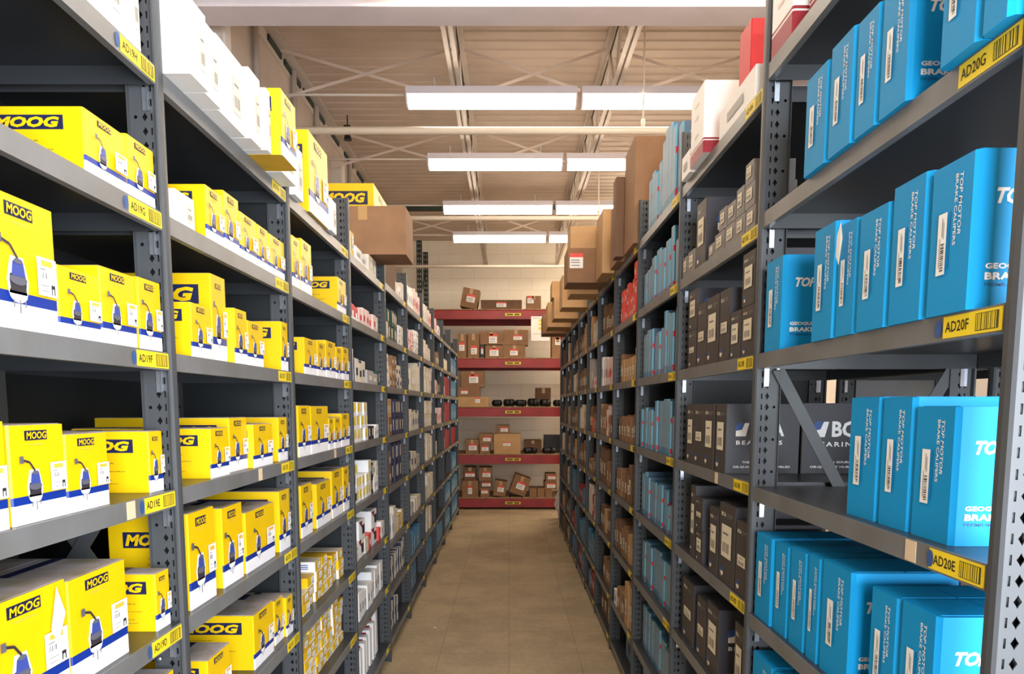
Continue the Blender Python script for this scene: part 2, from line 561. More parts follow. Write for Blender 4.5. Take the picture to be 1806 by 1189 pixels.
# sprinkler pipes on hanger rods
for i, (yy, zz, rr, hx) in enumerate(((5.26, 3.58, .027, 0.95), (7.63, 3.58, .025, 0.93), (10.2, 3.58, .02, 0.93))):
    t = tag(link('sprinkler_pipe', None, None, (0, yy, zz)), 'cream sprinkler pipe across the aisle, %s from the camera' % ord_(i + 1), 'pipe', 'sprinkler pipes')
    mb = MB(); mb.tube([(X_WL + .01, 0, 0), (X_WR - .01, 0, 0)], rr, 'pipe_cream', 14); link('pipe', mb.mesh('pipe', True), t)
    for x in (hx, hx + 2.6):
        mb = MB(); mb.tube([(x, 0, rr), (x, 0, DECK_Z - zz)], .006, 'pipe_cream', 6); mb.tube([(x, 0, rr - .004), (x, 0, rr + .05)], .014, 'pipe_cream', 8)
        link('hanger_rod', mb.mesh('hanger_rod', True), t)

# ------------------------------------------------------------------ strip lights
def light_meshes(L, lens='lamp_lens'):
    out = {}
    mb = MB(); mb.box((0, -.075, .085), (L, .075, .135), 'lamp_metal'); out['housing'] = mb.mesh('housing')
    pts = []
    for k in range(9):
        a = PI * k / 8
        pts.append((-.070 * math.cos(a), .084 - .075 * math.sin(a)))
    mb = MB(); mb.prism(pts, 0, .014, L - .014, lens); out['lens'] = mb.mesh('lens')
    for k, xx in ((0, 0.0), (1, L - .012)):
        mb = MB(); mb.prism([(p[0] * 1.05, p[1] - .002) for p in pts], 0, xx, xx + .012, 'lamp_metal'); out['end_cap%d' % k] = mb.mesh('end_cap')
    return out
SEG = 1.22
lm = light_meshes(SEG)
lm_added = light_meshes(SEG, 'lamp_lens_added')      # brighter lamps added out of view to light the back wall
rows = [(-0.45, 0), (1.0, 0), (2.45, 0), (3.93, 0), (5.35, 0), (6.69, 0), (8.18, 0), (9.57, 0), (10.65, 2.08), (11.6, 2.08)]  # unseen near rows assumed; rows offset to the right hold the added lamps
for ri, (yy, dx) in enumerate(rows):
    for k in range(2 if dx else 3):
        x0 = -0.735 + dx + k * (SEG + 0.03)
        t = tag(link('strip_light', None, None, (x0, yy, 3.755)), '%s strip light from the left in the %s ceiling row from the camera back' % (ord_(k + 1), ord_(ri + 1)), 'light', 'ceiling strip lights')  # added lamps in the offset rows carry the same name and label
        t['label'] = 'fluorescent strip light, %s from left, %s ceiling row counted from the assumed window wall' % (ord_(k + 1), ord_(ri + 1))
        for nm in ('housing', 'lens', 'end_cap0', 'end_cap1'):
            link(nm.rstrip('01'), (lm_added if dx else lm)[nm], t)
        for xx in (.2, SEG - .2):
            mb = MB(); mb.tube([(xx, 0, .135), (xx, 0, (DECK_Z if dx else JZ - .003) - 3.755)], .004, 'lamp_metal', 6)
            link('hanger_rod', mb.mesh('hanger_rod'), t)
    if 2 < ri < 8:
        mb = MB(); mb.tube([(X_WL + .001, 0, 0), (-.735 - .001, 0, 0)], .009, 'joist_paint', 8)
        tag(link('conduit', mb.mesh('conduit', True), None, (0, yy, 3.86)), 'thin conduit from left wall to the %s ceiling light row' % ord_(ri + 1), 'conduit', 'light conduits')
mb = MB(); mb.box((-.03, -.03, 0), (.03, .03, .05), 'rubber'); mb.tube([(0, 0, 0), (0, 0, -.08)], [.016, .04], 'rubber', 10); mb.tube([(0, 0, .05), (0, 0, DECK_Z - 4.27)], .006, 'rubber', 6)
tag(link('ceiling_fitting', mb.mesh('ceiling_fitting'), None, (-1.56, 7.15, 4.27)), 'small black fitting hanging from the roof deck by the left wall', 'fitting')
# steel ledger under the deck along the left wall, with dark strips painted as its shaded gaps
t = tag(link('wall_ledger', None, None, (X_WL, Y_FRONT + .05, 0)), 'steel ledger under the roof deck along the left wall', 'ledger')
L_ = Y_BACK - Y_FRONT - .1
mb = MB(); mb.box((.001, 0, DECK_Z - .10), (.008, L_, DECK_Z - .002), 'joist_paint'); mb.box((.008, 0, DECK_Z - .012), (.10, L_, DECK_Z - .002), 'joist_paint'); link('angle', mb.mesh('angle'), t)
yy = .2
while yy < L_ - .8:
    ln = R.uniform(.25, .6)
    mb = MB(); mb.box((.008, yy, DECK_Z - .055), (.022, yy + ln, DECK_Z - .0125), 'rack_green'); link('gap_shade', mb.mesh('gap_shade'), t)  # near-black strip stands in for the shade in a gap
    yy += ln + R.uniform(.08, .3)

# ------------------------------------------------------------------ shelving
def hole_ring(cx, cz, pts):
    return [(cx + p[0], cz + p[1]) for p in pts]
PITCH_Z = 0.030
SLOT = [(-.0018, -.0075), (.0018, -.0075), (.0018, .0075), (-.0018, .0075)]
DIAM = [(0, -.0100), (.0020, -.0060), (.0062, 0), (.0020, .0060), (0, .0100), (-.0020, .0060), (-.0062, 0), (-.0020, -.0060)]
RND = [(.0042 * math.sin(k * PI / 4), -.0042 * math.cos(k * PI / 4)) for k in range(8)]
def rect_ring(x0, x1, z0, z1, n):
    cx, cz = (x0 + x1) / 2, (z0 + z1) / 2
    if n == 4:
        return [(x0, z0), (x1, z0), (x1, z1), (x0, z1)]
    return [(cx, z0), (x1, z0), (x1, cz), (x1, z1), (cx, z1), (x0, z1), (x0, cz), (x0, z0)]

def post_mesh(h, s, front):
    """beaded T post; s = +1 web runs to +x (right row), -1 to -x; web faces the camera"""
    mb = MB()
    t = 0.0011
    # rounded bead that faces the aisle
    prof = [(0.004, -.0155), (0.0, -.0155), (-.004, -.011), (-.005, 0), (-.004, .011), (0.0, .0155), (0.004, .0155)]
    prof = [(p[0] * s, p[1]) for p in prof]
    if s < 0:
        prof = prof[::-1]
    mb.prism(prof, 2, 0, h, 'shelf_grey')
    cols = [(.004, .0135, RND, 10 ** 6), (.0135, .0255, SLOT, 1), (.0255, .0425, DIAM, 1), (.0425, .066, RND, 3)]
    n = int(h / PITCH_Z)
    for yy, flip in ((-t, False), (t, True)):
        for (x0, x1, hole, every) in cols:
            for k in range(n):
                z0, z1 = k * PITCH_Z, (k + 1) * PITCH_Z
                if k == n - 1:
                    z1 = h
                def P(x, z):
                    return (x * s, yy, z)
                if k % every or every > 1000:
                    q = [P(x0, z0), P(x1, z0), P(x1, z1), P(x0, z1)]
                    mb.poly(q if (s > 0) != flip else q[::-1], 'shelf_grey')
                    continue
                c = ((x0 + x1) / 2, z0 + PITCH_Z / 2)
                inner = hole_ring(c[0], c[1], hole)
                outer = rect_ring(x0, x1, z0, z1, len(hole))
                m = len(hole)
                for i in range(m):
                    j = (i + 1) % m
                    q = [P(*outer[i]), P(*outer[j]), P(*inner[j]), P(*inner[i])]
                    mb.poly(q if (s > 0) != flip else q[::-1], 'shelf_grey')
                    if not flip:
                        mb.poly([(inner[i][0] * s, -t, inner[i][1]), (inner[j][0] * s, -t, inner[j][1]), (inner[j][0] * s, t, inner[j][1]), (inner[i][0] * s, t, inner[i][1])], 'shelf_grey')
    mb.box((min(.066 * s, .0675 * s), -.012, 0), (max(.066 * s, .0675 * s), .0145, h), 'shelf_grey')
    mb.box((min(.004 * s, .066 * s), .0130, 0), (max(.004 * s, .066 * s), .0145, h), 'rubber')  # near-black backing, not rubber, standing in for shade behind the holes
    return mb.mesh('post')

def shelf_mesh(w, d, s, end0=.018, end1=.018):
    """steel shelf: deck, front and back lips, end flanges; local y from 0 to w, x into the row"""
    mb = MB()
    y0, y1 = end0, w - end1
    def bx(xa, xb, ya, yb, za, zb, m):
        mb.box((min(xa * s, xb * s), ya, za), (max(xa * s, xb * s), yb, zb), m)
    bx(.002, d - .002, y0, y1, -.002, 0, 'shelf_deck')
    bx(0, .002, y0, y1, -LIP, 0, 'shelf_lip')
    bx(.002, .016, y0, y1, -LIP, -LIP + .002, 'shelf_lip')
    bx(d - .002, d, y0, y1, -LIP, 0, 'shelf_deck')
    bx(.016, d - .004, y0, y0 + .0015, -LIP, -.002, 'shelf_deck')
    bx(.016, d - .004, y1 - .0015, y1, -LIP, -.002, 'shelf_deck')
    return mb.mesh('shelf')

TAG_W, TAG_H = 0.134, 0.033
def tag_mesh(txt, dot, seed):
    p = Print(lambda u, v, l: (u, -.0008 - l * .0004, v))
    mb = p.mb
    mb.box((0, -.0008, 0), (TAG_W, 0, TAG_H), 'tag_yellow')
    if txt:
        p.text(txt, .012 if dot == 1 else .006, .0085, .056, .0165, 'ink_black', 1, bold=.012)
    p.rect(.078, .004, .127, TAG_H - .004, 'tag_bar', 1)
    if txt:
        p.bars(.080, .005, .125, TAG_H - .005, 12, 'tag_yellow', 2, seed)
    if dot:
        n = 14
        cx = .0 - .012 if dot == 2 else .004
        p.poly([(cx + .0085 * math.cos(2 * PI * k / n), TAG_H / 2 + .014 * math.sin(2 * PI * k / n)) for k in range(n)], 'tag_blue', 2)
    return mb.mesh('shelf_tag')
clip_me = {}
def clip_mesh(s):
    if s not in clip_me:
        mb = MB()
        mb.box((min(.021 * s, .036 * s), -.006, -.048), (max(.021 * s, .036 * s), -.0025, 0), 'zinc')
        mb.box((min(.021 * s, .0225 * s), -.012, -.048), (max(.021 * s, .0225 * s), -.006, 0), 'zinc')
        clip_me[s] = mb.mesh('shelf_clip')
    return clip_me[s]
bolt_me = []
def bolt_mesh():
    if not bolt_me:
        mb = MB(); mb.tube([(0, 0, 0), (0, -.004, 0), (0, -.006, 0)], [.0075, .0075, .004], 'bolt', 10); bolt_me.append(mb.mesh('bolt', True))
    return bolt_me[0]

post_f = {('L', 1): post_mesh(TOP_L, -1, True), ('R', 1): post_mesh(TOP_R, 1, True), ('L', 0): post_mesh(TOP_L, 1, False), ('R', 0): post_mesh(TOP_R, -1, False)}
LETTER = 'HGFEDCBA'
BAYS = {}
def bay_unit(side, bay, rowx, depth, posts, closed_side, closed_back, tags=True, label=None, letters=None, back_row=False):
    s = -1 if side == 'L' else 1
    y0, y1 = posts[bay - 1], posts[bay]
    w = y1 - y0
    root = tag(link('shelving_unit', None, None, (s * rowx, y0, 0)), label, 'shelving', 'grey steel shelving bays')
    hgt = TOP_L if side == 'L' else TOP_R
    ends = [1] if bay > 1 else [0, 1]
    for e in ends:
        yy = w if e else 0.0
        link('post', post_f[(side, 1)], root, (0, yy, 0))
        link('post', post_f[(side, 0)], root, (s * depth, yy, 0))
        mb = MB()
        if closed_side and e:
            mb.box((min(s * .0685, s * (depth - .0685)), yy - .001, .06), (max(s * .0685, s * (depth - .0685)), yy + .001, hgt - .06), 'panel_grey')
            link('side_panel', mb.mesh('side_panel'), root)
        elif e:
            zc, hw = (1.31, .26) if side == 'L' else (1.31, .43)
            for k in (-1, 1):
                mb = MB()
                mb.bar((s * .058, yy - .004 - .003 * (k + 1), zc + k * hw), (s * (depth - .058), yy - .004 - .003 * (k + 1), zc - k * hw), .032, .003, 'shelf_grey')
                link('brace', mb.mesh('brace'), root)
            for zz in (zc + hw, zc - hw):
                link('bolt', bolt_mesh(), root, (s * .058, yy - .012, zz))
    if closed_back:
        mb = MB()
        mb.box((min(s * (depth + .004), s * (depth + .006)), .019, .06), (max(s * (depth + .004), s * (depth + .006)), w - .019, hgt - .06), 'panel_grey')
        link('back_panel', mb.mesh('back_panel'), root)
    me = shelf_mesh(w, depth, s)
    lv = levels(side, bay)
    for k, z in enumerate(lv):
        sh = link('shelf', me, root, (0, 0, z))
        # clip under the far (left row) or near-facing post
        link('shelf_clip', clip_mesh(s), sh, (0, w, -LIP))
        link('shelf_clip', clip_mesh(-s), sh, (s * depth, w, -LIP))
        if tags:
            txt = letters + LETTER[k] if letters else None
            dot = 0
            if bay == 1:
                dot = 1 if (side == 'R' and k == 3) else 2
                if side == 'R' and k == 1:
                    dot = 0
            tm = tag_mesh(txt, dot, 31 * bay + k) if (letters or (side, 'plain') not in BAYS) else BAYS[(side, 'plain')]
            if not letters:
                BAYS[(side, 'plain')] = tm
            if side == 'L':
                link('shelf_tag', tm, sh, (0.0003, w - .020 - TAG_W, -LIP + .0035), (0, 0, PI / 2))
            else:
                link('shelf_tag', tm, sh, (-0.0003, .020 + TAG_W, -LIP + .0035), (0, 0, -PI / 2))
            if (side, bay, k) in (('L', 1, 3), ('L', 2, 3), ('L', 3, 3), ('R', 1, 3), ('R', 2, 3)):
                p = Print(lambda u, v, l: (u, -.0005, v))
                p.mb.box((0, -.0006, 0), (.032, 0, .036), 'sticker_tan')
                st = p.mb.mesh('sticker')
                if side == 'L':
                    link('sticker', st, sh, (0.0003, w - .020 - TAG_W - (.07 if bay == 1 else .22), -LIP + .002), (0, 0, PI / 2))
                else:
                    link('sticker', st, sh, (-0.0003, .020 + TAG_W + (.07 if bay == 1 else .2), -LIP + .002), (0, 0, -PI / 2))
    BAYS[(side, bay)] = root
    return root

for b in range(1, 11):
    bay_unit('L', b, XL, DL, POST_L, b >= 2, True, True, '%s bay from camera of the left grey steel shelving row' % ord_(b), 'AD%d' % (21 - 2 * b) if b <= 3 else None)
for b in range(1, 11):
    bay_unit('R', b, XR, DR, POST_R, b >= 2, b >= 3, True, '%s bay from camera of the right grey steel shelving row' % ord_(b), 'AD%d' % (22 - 2 * b) if b <= 3 else None)

# the row standing back to back with the right row, seen through its open first bay
X2 = XR + DR + 0.055
def rear_unit(b, label):
    y0, y1 = POST_R[b - 1], POST_R[b]
    w = y1 - y0
    root = tag(link('shelving_unit', None, None, (X2, y0, 0)), label, 'shelving', 'grey steel shelving bays')
    for yy in ([0.0, w] if b == 1 else [w]):
        link('post', post_f[('R', 1)], root, (0, yy, 0))
        link('post', post_f[('R', 0)], root, (.457, yy, 0))
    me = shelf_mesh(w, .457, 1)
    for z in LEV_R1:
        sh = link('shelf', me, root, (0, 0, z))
        link('shelf_clip', clip_mesh(1), sh, (0, w, -LIP))
    if b == 2:
        mb = MB(); mb.box((.0685, w - .001, .06), (.39, w + .001, TOP_R - .06), 'shelf_lip'); link('side_panel', mb.mesh('side_panel'), root)
for b in (1, 2):
    rear_unit(b, '%s grey shelving bay behind the nearest right bay, seen through its open back' % ('nearer' if b == 1 else 'farther'))

# ------------------------------------------------------------------ cartons
# local frame: x along the aisle face (0..w), y into the shelf (0..d), z up; the face at y = 0 looks into the aisle
STYLE = {
    # kind: body, top, front bands [(z0, z1, material)] in parts of the height, corner chamfer, object name, look, category
    'hub':    ('yellow', 'dusty_top', [(0, .20, 'band_white'), (.20, .285, 'band_blue')], .003, 'hub_carton', 'yellow and white hub carton', 'carton'),
    'hubw':   ('white_card', 'white_card', [], .003, 'hub_carton', 'plain white hub carton', 'carton'),
    'cyan':   ('cyan', 'cyan', [], .0075, 'caliper_carton', 'bright blue caliper carton', 'carton'),
    'bca':    ('char', 'char', [(0, 1, 'char_front')], .002, 'bearing_carton', 'charcoal bearing carton', 'carton'),
    'bcas':   ('char_light', 'char_light', [], .002, 'bearing_carton', 'small grey bearing carton', 'carton'),
    'wred':   ('white_card', 'white_card', [], .004, 'rotor_carton', 'red banded white carton', 'carton'),
    'redc':   ('red_card', 'red_card', [], .003, 'parts_carton', 'red carton', 'carton'),
    'wht':    ('white_card', 'white_card', [], .002, 'parts_carton', 'white parts carton', 'carton'),
    'cream':  ('cream_card', 'cream_card', [], .002, 'parts_carton', 'cream parts carton', 'carton'),
    'grey':   ('grey_card', 'grey_card', [], .002, 'parts_carton', 'grey parts carton', 'carton'),
    'pink':   ('pink_card', 'pink_card', [], .002, 'parts_carton', 'pale pink parts carton', 'carton'),
    'redt':   ('red_card', 'red_card', [(0, .3, 'white_card')], .002, 'parts_carton', 'red topped white carton', 'carton'),
    'red':    ('red_dark', 'red_dark', [], .002, 'parts_carton', 'dark red parts carton', 'carton'),
    'coral':  ('coral', 'coral', [], .002, 'parts_carton', 'orange red parts carton', 'carton'),
    'teal':   ('teal', 'teal', [(.1, .55, 'teal_pale')], .002, 'pad_carton', 'teal brake pad carton', 'carton'),
    'topm':   ('teal_side', 'teal', [(0, .12, 'teal'), (.12, 1, 'teal_pale')], .006, 'pad_carton', 'slim pale blue brake carton', 'carton'),
    'navy':   ('navy_box', 'navy_box', [], .002, 'filter_carton', 'navy filter carton', 'carton'),
    'navyw':  ('navy_box', 'cream_card', [(0, 1, 'cream_card')], .002, 'filter_carton', 'navy carton with white spine', 'carton'),
    'green':  ('green_dark', 'green_dark', [], .002, 'filter_carton', 'dark green filter carton', 'carton'),
    'blk':    ('black_box', 'black_box', [], .002, 'parts_carton', 'black parts carton', 'carton'),
    'patch':  ('white_card', 'white_card', [], .002, 'parts_carton', 'white carton with red corner patch', 'carton'),
    'wyel':   ('white_card', 'white_card', [], .002, 'small_carton', 'white carton with yellow patch', 'carton'),
    'bulb':   ('yellow', 'bulb_amber', [(0, .12, 'band_white')], .0015, 'small_carton', 'small yellow and white carton', 'carton'),
    'bulbw':  ('white_card', 'cream_card', [(0, 1, 'bulb_amber')], .0015, 'small_carton', 'small amber carton', 'carton'),
    'book':   ('white_card', 'white_card', [], .002, 'parts_carton', 'upright red and white carton', 'carton'),
    'brn':    ('kraft', 'kraft', [], .003, 'cardboard_box', 'brown cardboard box', 'box'),
    'brnp':   ('kraft_pale', 'kraft_pale', [], .003, 'cardboard_box', 'pale brown cardboard box', 'box'),
    'brnd':   ('kraft_dark', 'kraft_dark', [], .003, 'cardboard_box', 'dark brown cardboard box', 'box'),
}
_BODY, _FP, _SP = {}, {}, {}

def body_mesh(kind, w, d, h):
    key = (kind, round(w, 3), round(d, 3), round(h, 3))
    if key in _BODY:
        return _BODY[key]
    body, top, bands, c = STYLE[kind][:4]
    c = min(c, w * .2, d * .2, h * .2)
    mb = MB()
    pts = [(c, 0), (w - c, 0), (w, c), (w, d - c), (w - c, d), (c, d), (0, d - c), (0, c)]
    zs = sorted({0.0, h} | {round(b[0] * h, 5) for b in bands} | {round(b[1] * h, 5) for b in bands})
    allround = kind == 'wred'
    if allround:
        zs = [0.0, .17 * h, .185 * h, .21 * h, h]
    for zi in range(len(zs) - 1):
        za, zb = zs[zi], zs[zi + 1]
        zm = (za + zb) / 2 / h
        fm = body
        for b in bands:
            if b[0] <= zm <= b[1]:
                fm = b[2]
        for i in range(8):
            j = (i + 1) % 8
            mt = fm if i in (7, 0, 1) else body
            if kind == 'topm' and i in (7, 1):
                mt = 'teal_edge'
            if allround:
                mt = 'red_dark' if zm < .17 or .185 < zm < .21 else body
            mb.poly([(pts[i][0], pts[i][1], za), (pts[j][0], pts[j][1], za), (pts[j][0], pts[j][1], zb), (pts[i][0], pts[i][1], zb)], mt)
    # lid: two flaps meeting over a shallow seam
    g = min(.0012, w * .02)
    e = .0015
    mb.poly([(p[0], p[1], h) for p in pts], top)
    mid = d / 2
    for ya, yb in ((c + e, mid - g), (mid + g, d - c - e)):
        mb.box((c + e, ya, h), (w - c - e, yb, h + .0012), top, skip=(0,))
    mb.poly([(p[0], p[1], 0) for p in pts][::-1], body if body != 'yellow' else 'bulb_amber')
    _BODY[key] = mb.mesh(STYLE[kind][4])
    return _BODY[key]

def front_map(u, v, l):
    return (u, -LIFT * (1 + l), v)
def near_map_left(d):      # left row: the camera sees the face at x = 0
    return lambda u, v, l: (-LIFT * (1 + l), d - u, v)
def near_map_right(w):     # right row: the camera sees the face at x = w
    return lambda u, v, l: (w + LIFT * (1 + l), u, v)

def hub_product(p, w, h, k=1.0):
    """printed picture of a wheel hub with its sensor lead"""
    cx, b = .385 * w, .175 * h
    s = min(w * .25, h * .17) * k
    def E(cx, cy, rx, ry, n=16):
        return [(cx + rx * math.cos(2 * PI * i / n), cy + ry * math.sin(2 * PI * i / n)) for i in range(n)]
    cy = .385 * h
    hh = .155 * h
    p.poly([(cx - s * .62, cy - hh * .75), (cx + s * .62, cy - hh * .75), (cx + s * .72, cy - hh * .1), (cx + s * .42, cy + hh * 1.05), (cx - s * .42, cy + hh * 1.05), (cx - s * .72, cy - hh * .1)], 'band_white', 2)
    p.poly(E(cx, cy - hh * .75, s * .60, hh * .42), 'band_white', 2)
    p.poly([(cx - s * .5, cy - hh * .62), (cx + s * .5, cy - hh * .62), (cx + s * .56, cy - hh * .1), (cx + s * .5, cy + hh * .2), (cx - s * .5, cy + hh * .2), (cx - s * .56, cy - hh * .1)], 'part_dark', 3)
    p.poly(E(cx, cy - hh * .05, s * .58, hh * .26), 'part_steel', 4)
    p.poly([(cx - s * .46, cy + hh * .12), (cx + s * .46, cy + hh * .12), (cx + s * .34, cy + hh * .82), (cx - s * .34, cy + hh * .82)], 'part_blue', 5)
    p.poly(E(cx, cy + hh * .84, s * .30, hh * .13), 'part_steel', 6)
    for q, ln in ((-.35, .35), (.05, .62), (.4, .3)):
        x = cx + q * s
        p.rect(x - s * .04, cy - hh * (1.05 + ln), x + s * .04, cy - hh * 1.02, 'ink_grey', 3)
    # lead
    a = [(cx, cy + hh * .95), (cx - s * .45, cy + hh * 1.55), (cx - s * 1.05, cy + hh * 1.72)]
    for (x0, y0), (x1, y1) in zip(a[:-1], a[1:]):
        t = s * .07
        dx, dy = x1 - x0, y1 - y0
        n = math.hypot(dx, dy)
        ox, oy = -dy / n * t, dx / n * t
        p.poly([(x0 - ox, y0 - oy), (x1 - ox, y1 - oy), (x1 + ox, y1 + oy), (x0 + ox, y0 + oy)], 'part_dark', 5)
    p.rect(cx - s * 1.32, cy + hh * 1.52, cx - s * .98, cy + hh * 1.98, 'part_steel', 6)

def hub_front(w, h, small=False):
    key = ('hub', round(w, 3), round(h, 3), small)
    if key in _FP:
        return _FP[key]
    p = Print(front_map)
    lw, lh = min(.40 * w, h * .40), min(.10 * h, .14 * w)
    u0, v0 = .47 * w - lw / 2, .845 * h
    p.rect(u0, v0, u0 + lw, v0 + lh, 'navy', 0)
    p.rect(u0 + lw * .05, v0 + lh * .12, u0 + lw * .95, v0 + lh * .88, 'yellow', 1) if small else None
    p.text('MOOG', u0 + lw * .05, v0 + lh * .12, lw * .9, lh * .76, 'yellow' if not small else 'navy', 2, bold=.03, shear=.12)
    if not small:
        p.rect(u0 + lw * .18, v0 - lh * .5, u0 + lw * .82, v0 - lh * .36, 'ink_orange', 0)
    hub_product(p, w, h)
    m = p.mb.mesh('front_print')
    _FP[key] = m
    return m

def hub_label(w, h):
    key = ('hublab', round(w, 3), round(h, 3))
    if key in _FP:
        return _FP[key]
    p = Print(lambda u, v, l: front_map(u, v, l + 7))
    u0, u1, v0, v1 = .655 * w, .955 * w, .30 * h, .60 * h
    du, dv = u1 - u0, v1 - v0
    p.rect(u0, v0, u1, v1, 'label_white', 0)
    p.rect(u0 + .2 * du, v0 + .78 * dv, u0 + .78 * du, v0 + .93 * dv, 'ink_orange', 1)
    p.bars(u0 + .14 * du, v0 + .46 * dv, u0 + .5 * du, v0 + .62 * dv, 6, 'ink_grey', 1, 3)
    p.rect(u0 + .14 * du, v0 + .68 * dv, u0 + .4 * du, v0 + .71 * dv, 'ink_grey', 1)
    p.rect(u0 + .68 * du, v0 + .06 * dv, u0 + .73 * du, v0 + .28 * dv, 'part_dark', 1)
    p.rect(u0 + .82 * du, v0 + .06 * dv, u0 + .87 * du, v0 + .28 * dv, 'part_dark', 1)
    p.rect(u0 + .68 * du, v0 + .22 * dv, u0 + .87 * du, v0 + .32 * dv, 'part_dark', 1)
    p.rect(u0 + .14 * du, v0 + .12 * dv, u0 + .5 * du, v0 + .14 * dv, 'ink_grey', 1)
    p.rect(u0 + .14 * du, v0 + .26 * dv, u0 + .56 * du, v0 + .28 * dv, 'ink_grey', 1)
    m = p.mb.mesh('label')
    _FP[key] = m
    return m

def hub_side(d, h, mapping, key):
    if key in _SP:
        return _SP[key]
    p = Print(mapping)
    pw, ph = min(.72 * d, 1.15 * h), min(.22 * h, .2 * d)
    u1 = d - .09 * d
    u0 = u1 - pw
    v0 = .655 * h
    p.rect(u0, v0, u1, v0 + ph, 'navy', 0)
    p.text('MOOG', u0 + .04 * pw, v0 + .13 * ph, .91 * pw, .74 * ph, 'yellow', 1, bold=.05, shear=.22)
    tw = .32 * d
    tu = u1 - .42 * d
    for i, (s, hh, k) in enumerate((('DISTRIBUTED BY', .018, .6), ('NORTH AMERICA', .026, .95), ('DISTRIBUÉ PAR', .018, .6), ('AMÉRIQUE DU NORD', .03, 1.15), ('DISTRIBUIDO POR', .018, .6), ('NORTEAMÉRICA', .026, .9), ('www.moogparts.com', .026, 1.0))):
        p.text(s, tu, (.54 - .068 * i) * h, tw * k, hh * h, 'ink_black', 0)
    _SP[key] = p.mb.mesh('side_print')
    return _SP[key]

def cyan_front(w, h, seed):
    p = Print(front_map)
    p.text('TOP MOTOR', .665 * w, .905 * h, .40 * h, .07 * w, 'label_white', 0, shear=.2, vertical=True, bold=.01)
    p.text('BRAKE CALIPERS', .575 * w, .905 * h, .46 * h, .06 * w, 'label_white', 0, vertical=True, bold=.01)
    p.rect(.50 * w, .30 * h, .505 * w + .01 * w, .68 * h, 'cyan_ink', 0)
    return p.mb.mesh('front_print')

def cyan_label(w, h, seed):
    p = Print(lambda u, v, l: front_map(u, v, l + 2))
    u0, u1, v0, v1 = .26 * w, .455 * w, .27 * h, .68 * h
    du, dv = u1 - u0, v1 - v0
    p.rect(u0, v0, u1, v1, 'label_white', 0)
    p.bars(u0 + .45 * du, v0 + .06 * dv, u0 + .82 * du, v0 + .52 * dv, 14, 'ink_black', 1, seed, vertical=True)
    p.rect(u0 + .5 * du, v0 + .62 * dv, u0 + .56 * du, v0 + .92 * dv, 'ink_grey', 1)
    p.rect(u0 + .66 * du, v0 + .58 * dv, u0 + .72 * du, v0 + .86 * dv, 'ink_grey', 1)
    p.rect(u0 + .30 * du, v0 + .12 * dv, u0 + .36 * du, v0 + .6 * dv, 'ink_grey', 1)
    return p.mb.mesh('label')

def cyan_side(w, d, h):
    p = Print(near_map_right(w))
    p.text('TOP MOTOR', .030, .66 * h, d - .05, .10 * h, 'label_white', 0, bold=.04, shear=.3, space=.95)
    p.text('GEOGUARD', .020, .255 * h, .085, .036 * h, 'label_white', 0, bold=.035)
    p.text('BRAKE CALIPERS', .020, .185 * h, .155, .048 * h, 'label_white', 0, bold=.04)
    p.text('PREMIUM HARDWARE', .020, .145 * h, .11, .022 * h, 'cyan_ink', 0, bold=.02)
    return p.mb.mesh('side_print')

def bca_front(w, h, big=True):
    key = ('bca', round(w, 3), round(h, 3))
    if key in _FP:
        return _FP[key]
    p = Print(front_map)
    p.text('BCA', .14 * w, .84 * h, .30 * w, .05 * h, 'label_cream', 0, bold=.03)
    p.rect(.52 * w, .865 * h, .86 * w, .88 * h, 'ink_grey', 0)
    p.rect(.52 * w, .835 * h, .80 * w, .845 * h, 'ink_grey', 0)
    n = 12
    r = min(.13 * w, .06 * h)
    p.poly([(.26 * w + r * math.cos(2 * PI * k / n), .14 * h + r * math.sin(2 * PI * k / n)) for k in range(n)], 'tag_blue', 0)
    p.poly([(.26 * w + r * math.cos(PI + PI * k / 8), .13 * h + r * math.sin(PI + PI * k / 8)) for k in range(9)], 'label_cream', 1)
    _FP[key] = p.mb.mesh('front_print')
    return _FP[key]

def plain_label(kind, w, h, u0, u1, v0, v1, m='label_cream', code=True):
    key = (kind, 'lab', round(w, 3), round(h, 3), u0, u1, v0, v1, m)
    if key in _FP:
        return _FP[key]
    p = Print(lambda u, v, l: front_map(u, v, l + 2))
    a, b, c, e = u0 * w, u1 * w, v0 * h, v1 * h
    p.rect(a, c, b, e, m, 0)
    if code:
        p.bars(a + .15 * (b - a), c + .15 * (e - c), a + .8 * (b - a), c + .45 * (e - c), 6, 'ink_grey', 1, 5)
        p.rect(a + .15 * (b - a), c + .7 * (e - c), a + .7 * (b - a), c + .76 * (e - c), 'ink_grey', 1)
    _FP[key] = p.mb.mesh('label')
    return _FP[key]

def bca_side(w, d, h):
    p = Print(near_map_right(w))
    k = min(d / .24, 1.3)
    r = .018 * k
    cx, cy = .048 * k, .66 * h
    p.poly([(cx + r * math.cos(2 * PI * i / 16), cy + r * math.sin(2 * PI * i / 16)) for i in range(16)], 'tag_blue', 0)
    p.poly([(cx - r * .9, cy - r * 1.5), (cx + r * .9, cy - r * 1.5), (cx + r * 1.5, cy + r * .9), (cx + r * .7, cy + r * .9), (cx + r * .2, cy - r * .3), (cx - r * .9, cy - r * .5)], 'label_white', 1)
    p.text('BCA', cx + r * 2.0, cy - r * 1.5, .105 * k, r * 2.5, 'label_white', 1, bold=.035)
    p.text('BEARINGS', cx - r * .8, cy - r * 3.0, .15 * k, r * .75, 'label_white', 1, bold=.02, space=1.3)
    p.text('THE #1 SOURCE OF', .055 * k, .145 * h, .115 * k, .035 * h, 'label_white', 1, bold=.02)
    p.text('OE-QUALITY HUB ASSEMBLIES', .026 * k, .075 * h, .185 * k, .037 * h, 'label_white', 1, bold=.02)
    return p.mb.mesh('side_print')

